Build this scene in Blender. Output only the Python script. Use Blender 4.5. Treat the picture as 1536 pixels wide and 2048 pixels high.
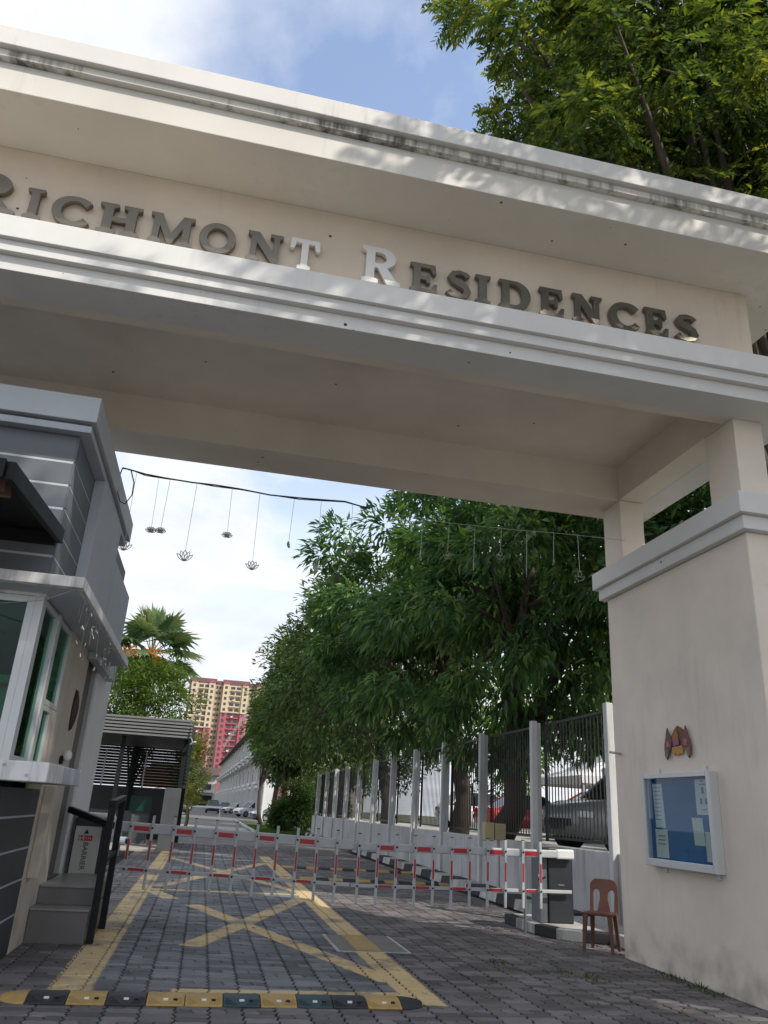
import bpy, bmesh, math, random
import numpy as np
from mathutils import Matrix, Vector

# ------------------------------------------------------------------ clear
for o in list(bpy.data.objects):
    bpy.data.objects.remove(o)
SC = bpy.context.scene
COL = SC.collection
rng = np.random.default_rng(7)
random.seed(7)
R = math.radians

# ------------------------------------------------------------------ camera
cam_d = bpy.data.cameras.new('camera')
cam_d.sensor_fit = 'HORIZONTAL'
cam_d.sensor_width = 36.0
cam_d.lens = 36.28
cam_d.clip_start = 0.05
cam_d.clip_end = 3000
cam = bpy.data.objects.new('camera', cam_d)
COL.objects.link(cam)
_nz = lambda v: v / np.linalg.norm(v)
_f = np.array((-363., 579., 1548.)); _u = np.array((235., -3924., 1548.))
_f = _nz(_f); _u = _nz(_u - _f * (_u @ _f)); _x = np.cross(_f, _u)
if _x[0] < 0: _x = -_x
CR = np.stack([_x, _f, _u])           # world axes (x right, y into the drive, z up) in camera axes
CAMH = 1.4
m = Matrix.Identity(4)
for i in range(3):
    m[i][0] = CR[i, 0]; m[i][1] = -CR[i, 1]; m[i][2] = -CR[i, 2]
m[2][3] = CAMH
cam.matrix_world = m
SC.camera = cam
SC.render.resolution_x, SC.render.resolution_y = 768, 1024

# ------------------------------------------------------------------ sky and sun
SUN_AZ, SUN_EL = 40.0, 43.8          # behind the camera and to its right
W = bpy.data.worlds.new('World'); SC.world = W; W.use_nodes = True
nt = W.node_tree; nt.nodes.clear()
N = nt.nodes.new; Lk = nt.links.new
out = N('ShaderNodeOutputWorld'); bg = N('ShaderNodeBackground'); bg.inputs[1].default_value = 0.15
sky = N('ShaderNodeTexSky'); sky.sky_type = 'NISHITA'; sky.sun_disc = False
sky.sun_elevation = R(SUN_EL); sky.sun_rotation = R(180 - SUN_AZ)
sky.air_density = 1.0; sky.dust_density = 1.2; sky.ozone_density = 2.0
tc = N('ShaderNodeTexCoord'); sep = N('ShaderNodeSeparateXYZ'); Lk(tc.outputs['Generated'], sep.inputs[0])
mz = N('ShaderNodeMath'); mz.operation = 'MAXIMUM'; mz.inputs[1].default_value = 0.0; Lk(sep.outputs[2], mz.inputs[0])
az = N('ShaderNodeMath'); az.operation = 'ADD'; az.inputs[1].default_value = 0.16; Lk(mz.outputs[0], az.inputs[0])
dv = N('ShaderNodeVectorMath'); dv.operation = 'DIVIDE'; Lk(tc.outputs['Generated'], dv.inputs[0])
cmb = N('ShaderNodeCombineXYZ')
for i in range(3): Lk(az.outputs[0], cmb.inputs[i])
Lk(cmb.outputs[0], dv.inputs[1])
mp = N('ShaderNodeMapping'); mp.inputs['Location'].default_value = (3.3, 1.4, 0); mp.inputs['Scale'].default_value = (1, 1, 0.0)
Lk(dv.outputs[0], mp.inputs[0])
n1 = N('ShaderNodeTexNoise'); n1.inputs['Scale'].default_value = 1.15; n1.inputs['Detail'].default_value = 9; n1.inputs['Roughness'].default_value = 0.56
n1.inputs['Distortion'].default_value = 0.25
Lk(mp.outputs[0], n1.inputs['Vector'])
cr = N('ShaderNodeValToRGB'); cr.color_ramp.elements[0].color = (0.13, 0.13, 0.13, 1); cr.color_ramp.elements[0].position = 0.375; cr.color_ramp.elements[1].position = 0.545
Lk(n1.outputs['Fac'], cr.inputs[0])
n2 = N('ShaderNodeTexNoise'); n2.inputs['Scale'].default_value = 2.6; n2.inputs['Detail'].default_value = 6
Lk(mp.outputs[0], n2.inputs['Vector'])
cc = N('ShaderNodeValToRGB'); cc.color_ramp.elements[0].position = 0.3; cc.color_ramp.elements[1].position = 0.7
cc.color_ramp.elements[0].color = (2.8, 2.95, 3.25, 1); cc.color_ramp.elements[1].color = (3.7, 3.78, 3.95, 1)
Lk(n2.outputs['Fac'], cc.inputs[0])
hz = N('ShaderNodeMapRange'); hz.interpolation_type = 'SMOOTHSTEP'      # cloud thickens to a pale veil towards the horizon
hz.inputs['From Min'].default_value = 0.62; hz.inputs['From Max'].default_value = 0.10; Lk(mz.outputs[0], hz.inputs[0])
cm = N('ShaderNodeMath'); cm.operation = 'MAXIMUM'; Lk(cr.outputs[0], cm.inputs[0]); Lk(hz.outputs[0], cm.inputs[1])
mx = N('ShaderNodeMix'); mx.data_type = 'RGBA'
Lk(cm.outputs[0], mx.inputs[0]); Lk(sky.outputs[0], mx.inputs[6]); Lk(cc.outputs[0], mx.inputs[7])
Lk(mx.outputs[2], bg.inputs[0]); Lk(bg.outputs[0], out.inputs[0])

sd = bpy.data.lights.new('sun', 'SUN'); sd.energy = 2.0; sd.angle = R(0.55); sd.color = (1.0, 0.93, 0.82)
sun = bpy.data.objects.new('sun', sd); COL.objects.link(sun)
SUNV = Vector((math.sin(R(SUN_AZ)) * math.cos(R(SUN_EL)), -math.cos(R(SUN_AZ)) * math.cos(R(SUN_EL)), math.sin(R(SUN_EL))))
sun.rotation_euler = SUNV.to_track_quat('Z', 'Y').to_euler()
sun.location = (8, -12, 30)

SC.view_settings.view_transform = 'Standard'; SC.view_settings.look = 'None'
SC.view_settings.exposure = 1.0; SC.view_settings.gamma = 1.0
SC.view_settings.use_curve_mapping = False
SC.render.engine = 'CYCLES'
SC.cycles.max_bounces = 6; SC.cycles.diffuse_bounces = 4; SC.cycles.transparent_max_bounces = 8

def proj(P):
    c = (np.atleast_2d(P) - np.array((0, 0, CAMH))) @ CR
    return np.c_[c[:, 0] / c[:, 2] * 1548 + 768, c[:, 1] / c[:, 2] * 1548 + 1024], c[:, 2]

# ------------------------------------------------------------------ materials
MATS = {}
def mat(name, col, rough=0.65, var=0.12, scale=2.5, bump=0.0, bscale=60, metal=0.0, streak=0.0, streak_col=(0.05, 0.05, 0.05),
        streak_lo=0.55, grime=0.0, speck=0.0, coat=0.0, spec=0.4, rnd=0.0, objrnd=0.0):
    if name in MATS: return MATS[name]
    M = bpy.data.materials.new(name); M.use_nodes = True
    t = M.node_tree; b = t.nodes['Principled BSDF']; n = t.nodes.new; l = t.links.new
    b.inputs['Roughness'].default_value = rough; b.inputs['Metallic'].default_value = metal
    b.inputs['Specular IOR Level'].default_value = spec
    b.inputs['Coat Weight'].default_value = coat
    g = n('ShaderNodeNewGeometry')
    nz = n('ShaderNodeTexNoise'); nz.inputs['Scale'].default_value = scale; nz.inputs['Detail'].default_value = 6; nz.inputs['Roughness'].default_value = 0.6
    l(g.outputs['Position'], nz.inputs['Vector'])
    rp = n('ShaderNodeMapRange'); rp.inputs['From Min'].default_value = 0.25; rp.inputs['From Max'].default_value = 0.75
    rp.inputs['To Min'].default_value = 1 - var; rp.inputs['To Max'].default_value = 1 + var * 0.6
    l(nz.outputs['Fac'], rp.inputs[0])
    mm = n('ShaderNodeMix'); mm.data_type = 'RGBA'; mm.blend_type = 'MULTIPLY'; mm.inputs[0].default_value = 1
    mm.inputs[6].default_value = (*col, 1); l(rp.outputs[0], mm.inputs[7])
    cur = mm.outputs[2]
    if rnd or objrnd:
        mr = n('ShaderNodeMapRange'); mr.inputs['To Min'].default_value = 1 - max(rnd, objrnd); mr.inputs['To Max'].default_value = 1 + max(rnd, objrnd)
        if rnd: l(g.outputs['Random Per Island'], mr.inputs[0])
        else:
            oi = n('ShaderNodeObjectInfo'); l(oi.outputs['Random'], mr.inputs[0])
        m3 = n('ShaderNodeMix'); m3.data_type = 'RGBA'; m3.blend_type = 'MULTIPLY'; m3.inputs[0].default_value = 1
        l(cur, m3.inputs[6]); l(mr.outputs[0], m3.inputs[7]); cur = m3.outputs[2]
    if streak:
        mp = n('ShaderNodeMapping'); mp.inputs['Scale'].default_value = (5.5, 5.5, 0.55); l(g.outputs['Position'], mp.inputs[0])
        ns = n('ShaderNodeTexNoise'); ns.inputs['Scale'].default_value = 1.6; ns.inputs['Detail'].default_value = 5; ns.inputs['Roughness'].default_value = 0.65
        l(mp.outputs[0], ns.inputs['Vector'])
        nb = n('ShaderNodeTexNoise'); nb.inputs['Scale'].default_value = 0.55; nb.inputs['Detail'].default_value = 2; l(g.outputs['Position'], nb.inputs['Vector'])
        ad = n('ShaderNodeMath'); ad.operation = 'MULTIPLY_ADD'; ad.inputs[1].default_value = 0.7; l(nb.outputs['Fac'], ad.inputs[0]); l(ns.outputs['Fac'], ad.inputs[2])
        sr = n('ShaderNodeMapRange'); sr.inputs['From Min'].default_value = streak_lo + 0.35; sr.inputs['From Max'].default_value = streak_lo + 0.6
        sr.inputs['To Max'].default_value = streak; l(ad.outputs[0], sr.inputs[0])
        m4 = n('ShaderNodeMix'); m4.data_type = 'RGBA'; l(sr.outputs[0], m4.inputs[0]); l(cur, m4.inputs[6]); m4.inputs[7].default_value = (*streak_col, 1)
        cur = m4.outputs[2]
    if grime:   # dirt splashed up from the pavement
        sp = n('ShaderNodeSeparateXYZ'); l(g.outputs['Position'], sp.inputs[0])
        ng = n('ShaderNodeTexNoise'); ng.inputs['Scale'].default_value = 3.2; ng.inputs['Detail'].default_value = 6; l(g.outputs['Position'], ng.inputs['Vector'])
        s1 = n('ShaderNodeMapRange'); s1.inputs['From Min'].default_value = 0.55; s1.inputs['From Max'].default_value = 0.0; s1.inputs['To Max'].default_value = 0.55
        l(sp.outputs[2], s1.inputs[0])
        s2 = n('ShaderNodeMapRange'); s2.inputs['From Min'].default_value = 0.46; s2.inputs['From Max'].default_value = 0.68; l(ng.outputs['Fac'], s2.inputs[0])
        ml = n('ShaderNodeMath'); ml.operation = 'MULTIPLY'; l(s1.outputs[0], ml.inputs[0]); l(s2.outputs[0], ml.inputs[1])
        m5 = n('ShaderNodeMix'); m5.data_type = 'RGBA'; l(ml.outputs[0], m5.inputs[0]); l(cur, m5.inputs[6]); m5.inputs[7].default_value = (0.10, 0.08, 0.06, 1)
        cur = m5.outputs[2]
    if speck:   # small spots of dirt and insect marks
        vo = n('ShaderNodeTexVoronoi'); vo.inputs['Scale'].default_value = 5.5; l(g.outputs['Position'], vo.inputs['Vector'])
        cl = n('ShaderNodeSeparateColor'); l(vo.outputs['Color'], cl.inputs[0])
        th = n('ShaderNodeMath'); th.operation = 'MULTIPLY'; th.inputs[1].default_value = 0.11; l(cl.outputs[0], th.inputs[0])
        ls = n('ShaderNodeMath'); ls.operation = 'LESS_THAN'; l(vo.outputs['Distance'], ls.inputs[0]); l(th.outputs[0], ls.inputs[1])
        gt = n('ShaderNodeMath'); gt.operation = 'GREATER_THAN'; gt.inputs[1].default_value = 1 - speck; l(cl.outputs[1], gt.inputs[0])
        mu = n('ShaderNodeMath'); mu.operation = 'MULTIPLY'; l(ls.outputs[0], mu.inputs[0]); l(gt.outputs[0], mu.inputs[1])
        m6 = n('ShaderNodeMix'); m6.data_type = 'RGBA'; l(mu.outputs[0], m6.inputs[0]); l(cur, m6.inputs[6]); m6.inputs[7].default_value = (0.07, 0.055, 0.045, 1); cur = m6.outputs[2]
    l(cur, b.inputs['Base Color'])
    rr = n('ShaderNodeMapRange'); rr.inputs['To Min'].default_value = max(0.02, rough - 0.1); rr.inputs['To Max'].default_value = min(1, rough + 0.1)
    l(nz.outputs['Fac'], rr.inputs[0]); l(rr.outputs[0], b.inputs['Roughness'])
    if bump:
        bn = n('ShaderNodeTexNoise'); bn.inputs['Scale'].default_value = bscale; bn.inputs['Detail'].default_value = 4
        l(g.outputs['Position'], bn.inputs['Vector'])
        bp = n('ShaderNodeBump'); bp.inputs['Strength'].default_value = bump; bp.inputs['Distance'].default_value = 0.01
        l(bn.outputs['Fac'], bp.inputs['Height']); l(bp.outputs[0], b.inputs['Normal'])
    MATS[name] = M
    return M

def leafmat(name, c1, c2, c3, transl=0.35, rough=0.45):
    M = bpy.data.materials.new(name); M.use_nodes = True
    t = M.node_tree; b = t.nodes['Principled BSDF']; n = t.nodes.new; l = t.links.new; o = t.nodes['Material Output']
    g = n('ShaderNodeNewGeometry'); nz = n('ShaderNodeTexNoise'); nz.inputs['Scale'].default_value = 0.9; nz.inputs['Detail'].default_value = 3
    l(g.outputs['Position'], nz.inputs['Vector'])
    a = n('ShaderNodeMath'); a.operation = 'MULTIPLY_ADD'; a.inputs[1].default_value = 0.55; a.inputs[2].default_value = -0.28
    l(g.outputs['Random Per Island'], a.inputs[0])
    s = n('ShaderNodeMath'); s.operation = 'ADD'; l(a.outputs[0], s.inputs[0]); l(nz.outputs['Fac'], s.inputs[1])
    r = n('ShaderNodeValToRGB'); e = r.color_ramp.elements
    e[0].position = 0.25; e[0].color = (*c1, 1); e[1].position = 0.62; e[1].color = (*c2, 1)
    x = e.new(0.86); x.color = (*c3, 1)
    l(s.outputs[0], r.inputs[0]); l(r.outputs[0], b.inputs['Base Color'])
    b.inputs['Roughness'].default_value = rough; b.inputs['Specular IOR Level'].default_value = 0.35
    tr = n('ShaderNodeBsdfTranslucent'); hs = n('ShaderNodeHueSaturation'); hs.inputs['Hue'].default_value = 0.47; hs.inputs['Saturation'].default_value = 1.1; hs.inputs['Value'].default_value = 1.7
    l(r.outputs[0], hs.inputs['Color']); l(hs.outputs[0], tr.inputs[0])
    ms = n('ShaderNodeMixShader'); ms.inputs[0].default_value = transl
    l(b.outputs[0], ms.inputs[1]); l(tr.outputs[0], ms.inputs[2]); l(ms.outputs[0], o.inputs[0])
    return M

def glassmat(name, tint, refl=1.0, trans=0.7, rough=0.02):
    M = bpy.data.materials.new(name); M.use_nodes = True
    t = M.node_tree; n = t.nodes.new; l = t.links.new; o = t.nodes['Material Output']; t.nodes.remove(t.nodes['Principled BSDF'])
    tr = n('ShaderNodeBsdfTransparent'); tr.inputs[0].default_value = (*[c * trans for c in tint], 1)
    gl = n('ShaderNodeBsdfGlossy'); gl.inputs['Roughness'].default_value = rough; gl.inputs[0].default_value = (refl, refl, refl, 1)
    lw = n('ShaderNodeLayerWeight'); lw.inputs[0].default_value = 0.5
    pw = n('ShaderNodeMath'); pw.operation = 'POWER'; pw.inputs[1].default_value = 4.0; l(lw.outputs['Facing'], pw.inputs[0])
    fr = n('ShaderNodeMath'); fr.operation = 'MULTIPLY_ADD'; fr.inputs[1].default_value = 0.25; fr.inputs[2].default_value = 0.02; l(pw.outputs[0], fr.inputs[0])
    ms = n('ShaderNodeMixShader'); l(fr.outputs[0], ms.inputs[0]); l(tr.outputs[0], ms.inputs[1]); l(gl.outputs[0], ms.inputs[2]); l(ms.outputs[0], o.inputs[0])
    return M

# ------------------------------------------------------------------ mesh helpers
WL = {}          # world translation of every object while it is built
class MB:
    def __init__(s): s.v = []; s.f = []
    def add(s, vs, fs):
        k = len(s.v); s.v += [tuple(map(float, v)) for v in vs]; s.f += [tuple(i + k for i in f) for f in fs]; return s
    def box(s, x0, x1, y0, y1, z0, z1):
        return s.add([(x0, y0, z0), (x1, y0, z0), (x1, y1, z0), (x0, y1, z0), (x0, y0, z1), (x1, y0, z1), (x1, y1, z1), (x0, y1, z1)],
                     [(0, 3, 2, 1), (4, 5, 6, 7), (0, 1, 5, 4), (1, 2, 6, 5), (2, 3, 7, 6), (3, 0, 4, 7)])
    def cbox(s, c, d): return s.box(c[0] - d[0] / 2, c[0] + d[0] / 2, c[1] - d[1] / 2, c[1] + d[1] / 2, c[2] - d[2] / 2, c[2] + d[2] / 2)
    def bar(s, a, b, w, h, up=(0, 0, 1)):      # rectangular bar between two points
        a = Vector(a); b = Vector(b); d = (b - a).normalized(); up = Vector(up)
        if abs(d.dot(up)) > 0.98: up = Vector((0, 1, 0))
        sx = d.cross(up).normalized(); sy = sx.cross(d).normalized()
        q = [(-w / 2, -h / 2), (w / 2, -h / 2), (w / 2, h / 2), (-w / 2, h / 2)]
        vs = [tuple(p + sx * i + sy * j) for p in (a, b) for i, j in q]
        return s.add(vs, [(0, 1, 2, 3), (7, 6, 5, 4), (0, 4, 5, 1), (1, 5, 6, 2), (2, 6, 7, 3), (3, 7, 4, 0)])
    def prism(s, poly, axis, a, b):            # polygon in the two other axes, extruded along axis
        def mk(p, t):
            q = [0, 0, 0]; o = [i for i in range(3) if i != axis]; q[o[0]] = p[0]; q[o[1]] = p[1]; q[axis] = t; return tuple(q)
        n = len(poly); vs = [mk(p, a) for p in poly] + [mk(p, b) for p in poly]
        return s.add(vs, [tuple(range(n)), tuple(range(2 * n - 1, n - 1, -1))] + [(i, i + n, (i + 1) % n + n, (i + 1) % n) for i in range(n)])
    def tube(s, pts, rad, seg=6, cap=True, closed=False):
        pts = [Vector(p) for p in pts]; n = len(pts)
        if not hasattr(rad, '__len__'): rad = [rad] * n
        vs = []; fs = []; prev = None
        for i, p in enumerate(pts):
            if closed: d = pts[(i + 1) % n] - pts[i - 1]
            else: d = pts[min(i + 1, n - 1)] - pts[max(i - 1, 0)]
            d = d.normalized() if d.length > 1e-9 else Vector((0, 0, 1))
            if prev is None:
                u = d.cross(Vector((0.13, 0.21, 1))); u = u if u.length > 0.05 else d.cross(Vector((1, 0, 0)))
            else: u = prev - d * prev.dot(d)
            u.normalize(); prev = u; w = d.cross(u)
            vs += [tuple(p + (u * math.cos(2 * math.pi * k / seg) + w * math.sin(2 * math.pi * k / seg)) * rad[i]) for k in range(seg)]
        for i in range(n if closed else n - 1):
            j = (i + 1) % n
            fs += [(i * seg + k, i * seg + (k + 1) % seg, j * seg + (k + 1) % seg, j * seg + k) for k in range(seg)]
        if cap and not closed: fs += [tuple(range(seg - 1, -1, -1)), tuple(range((n - 1) * seg, n * seg))]
        return s.add(vs, fs)
    def cyl(s, a, b, r, seg=12, r2=None): return s.tube([a, b], [r, r if r2 is None else r2], seg)
    def loft(s, rings, cap=True):
        n = len(rings[0]); vs = [p for r in rings for p in r]; fs = []
        for i in range(len(rings) - 1): fs += [(i * n + k, i * n + (k + 1) % n, (i + 1) * n + (k + 1) % n, (i + 1) * n + k) for k in range(n)]
        if cap: fs += [tuple(range(n - 1, -1, -1)), tuple(range((len(rings) - 1) * n, len(rings) * n))]
        return s.add(vs, fs)
    def build(s, name, mt, parent=None, bevel=0, smooth=False, seg=2, origin=None):
        v = np.array(s.v)
        o3 = np.array(origin) if origin is not None else np.array([(v[:, 0].min() + v[:, 0].max()) / 2, (v[:, 1].min() + v[:, 1].max()) / 2, v[:, 2].min()])
        me = bpy.data.meshes.new(name); me.from_pydata([tuple(p) for p in (v - o3)], [], s.f)
        bm = bmesh.new(); bm.from_mesh(me); bmesh.ops.recalc_face_normals(bm, faces=bm.faces); bm.to_mesh(me); bm.free()
        me.materials.append(mt)
        if smooth: me.polygons.foreach_set('use_smooth', [True] * len(me.polygons))
        o = link(name, me, parent, o3)
        if bevel:
            md = o.modifiers.new('bevel', 'BEVEL'); md.width = bevel; md.segments = seg; md.limit_method = 'ANGLE'; md.angle_limit = R(40)
            if hasattr(md, 'harden_normals'): md.harden_normals = False
        return o

def link(name, me, parent, loc):
    o = bpy.data.objects.new(name, me); COL.objects.link(o); o.location = tuple(loc); WL[o] = Vector(loc)
    if parent is not None:
        o.parent = parent; o.matrix_parent_inverse = Matrix.Translation(-WL[parent])
    return o
def tag(o, label=None, cat=None, group=None, kind=None):
    if label: o['label'] = label
    if cat: o['category'] = cat
    if group: o['group'] = group
    if kind: o['kind'] = kind
    return o
def thing(name, label, cat, loc=(0, 0, 0), group=None):
    return tag(link(name, None, None, loc), label, cat, group)
def part(name, mt, parent, fn, **k):
    b = MB(); fn(b); return b.build(name, mt, parent, **k)
def boxpart(name, mt, parent, d, **k):
    return MB().box(*d).build(name, mt, parent, **k)
def dup_mesh(src, parent, loc, rot=None):      # another piece that shares the mesh
    o = src.copy(); COL.objects.link(o); o.location = tuple(loc); WL[o] = Vector(loc)
    o.parent = parent
    if parent is not None: o.matrix_parent_inverse = Matrix.Translation(-WL[parent])
    if rot: o.rotation_euler = rot
    return o
def copy_tree(o, parent=None):
    c = o.copy(); COL.objects.link(c); c.parent = parent; WL[c] = WL[o].copy()
    for ch in list(o.children): copy_tree(ch, c)
    return c
def npmesh(name, verts, tris, mt, parent=None, loc=(0, 0, 0)):
    me = bpy.data.meshes.new(name); v = np.asarray(verts, np.float32) - np.array(loc, np.float32); t = np.asarray(tris, np.int32)
    me.vertices.add(len(v)); me.vertices.foreach_set('co', v.ravel())
    me.loops.add(t.size); me.loops.foreach_set('vertex_index', t.ravel())
    me.polygons.add(len(t)); me.polygons.foreach_set('loop_start', np.arange(0, t.size, t.shape[1], dtype=np.int32))
    me.update(calc_edges=True); me.materials.append(mt)
    return link(name, me, parent, loc)
# ------------------------------------------------------------------ palette
M_trim = mat('trim_paint', (0.69, 0.68, 0.66), 0.7, 0.09, 1.3, bump=0.05, bscale=40, streak=0.3, streak_col=(0.34, 0.32, 0.29), streak_lo=0.6, speck=0.35)
M_cornice = mat('cornice_paint', (0.69, 0.67, 0.64), 0.75, 0.08, 1.2, bump=0.08, bscale=40, streak=0.5, streak_col=(0.22, 0.21, 0.19), streak_lo=0.62)
M_fascia = mat('fascia_paint', (0.68, 0.655, 0.60), 0.7, 0.09, 1.1, bump=0.05, bscale=40, streak=0.25, streak_col=(0.36, 0.33, 0.28), streak_lo=0.6, speck=0.3)
M_cornice2 = mat('cornice_groove_paint', (0.72, 0.69, 0.63), 0.75, 0.1, 1.2, bump=0.08, bscale=40, streak=0.9, streak_col=(0.07, 0.065, 0.06), streak_lo=0.44)
M_wall = mat('sign_wall_paint', (0.72, 0.62, 0.51), 0.75, 0.14, 0.9, bump=0.05, bscale=50, streak=0.25, streak_col=(0.38, 0.30, 0.22), streak_lo=0.6, speck=0.2)
M_soffit = mat('soffit_paint', (0.78, 0.70, 0.60), 0.8, 0.16, 0.8, bump=0.04, bscale=40, speck=0.3)
M_pillar = mat('pillar_render', (0.80, 0.71, 0.61), 0.8, 0.16, 0.9, bump=0.12, bscale=45, grime=1.0, streak=0.22, streak_col=(0.42, 0.36, 0.30), streak_lo=0.56, speck=0.15)
M_grey = mat('grey_cladding_paint', (0.145, 0.16, 0.18), 0.55, 0.12, 1.5, bump=0.05, streak=0.25, streak_col=(0.3, 0.31, 0.32), streak_lo=0.62)
M_greyl = mat('pale_grey_paint', (0.45, 0.48, 0.52), 0.6, 0.1, 1.5, bump=0.05, streak=0.3, streak_col=(0.22, 0.23, 0.24), streak_lo=0.55)
M_darkclad = mat('charcoal_cladding_paint', (0.045, 0.052, 0.06), 0.5, 0.15, 1.5, bump=0.05)
M_white = mat('white_paint', (0.72, 0.72, 0.71), 0.55, 0.07, 1.6, bump=0.04)
M_whited = mat('weathered_white_paint', (0.74, 0.74, 0.735), 0.65, 0.14, 2.2, bump=0.08, streak=0.6, streak_col=(0.2, 0.19, 0.17), streak_lo=0.5)
M_beige = mat('beige_render', (0.52, 0.47, 0.40), 0.75, 0.1, 1.4, bump=0.08, streak=0.4, streak_col=(0.22, 0.18, 0.13), streak_lo=0.55, grime=0.7)
M_concrete = mat('grey_concrete', (0.50, 0.49, 0.485), 0.85, 0.18, 1.3, bump=0.2, bscale=30, streak=0.5, streak_col=(0.14, 0.13, 0.12), streak_lo=0.5)
M_black = mat('black_metal', (0.016, 0.017, 0.019), 0.55, 0.15, 5, metal=0.0, spec=0.18)
M_alu = mat('white_aluminium', (0.58, 0.60, 0.61), 0.35, 0.06, 3, metal=0.25)
M_steel = mat('stainless_steel', (0.6, 0.6, 0.6), 0.28, 0.05, 4, metal=1.0)
M_asphalt = mat('asphalt', (0.17, 0.165, 0.155), 0.9, 0.25, 0.7, bump=0.25, bscale=120)
M_concpave = mat('pale_concrete_road', (0.36, 0.34, 0.31), 0.9, 0.18, 0.3, bump=0.1, bscale=60)
M_tile = mat('grey_step_tile', (0.15, 0.145, 0.14), 0.4, 0.1, 2, bump=0.02)
M_tile2 = mat('step_tread_tile', (0.26, 0.25, 0.24), 0.35, 0.1, 2, bump=0.02)
M_joint = mat('joint_sand', (0.012, 0.012, 0.012), 0.95, 0.3, 8)
M_red = mat('red_reflective', (0.42, 0.025, 0.035), 0.35, 0.1, 6)

# ------------------------------------------------------------------ ground
def sheet(name, mt, x0, x1, y0, y1, z, kind='structure', parent=None):
    o = MB().add([(x0, y0, z), (x1, y0, z), (x1, y1, z), (x0, y1, z)], [(0, 1, 2, 3)]).build(name, mt, parent)
    if parent is None: tag(o, kind=kind)
    return o
M_earth = mat('earth', (0.10, 0.11, 0.06), 0.95, 0.35, 0.4, bump=0.3, bscale=12)
sheet('ground', M_earth, -900, 900, -400, 1400, -0.09)
sheet('public_road', M_asphalt, -60, 60, -30, 4.55, -0.03)
sheet('estate_road', mat('estate_road_asphalt', (0.15, 0.145, 0.14), 0.9, 0.2, 0.3, bump=0.1, bscale=60), -3.4, 8.6, 36.0, 250, -0.016)
bed = sheet('driveway', M_joint, -6.0, 7.2, 4.55, 36.0, -0.012)
bed['label'] = 'interlocking block driveway with yellow box markings under the gate'

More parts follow.
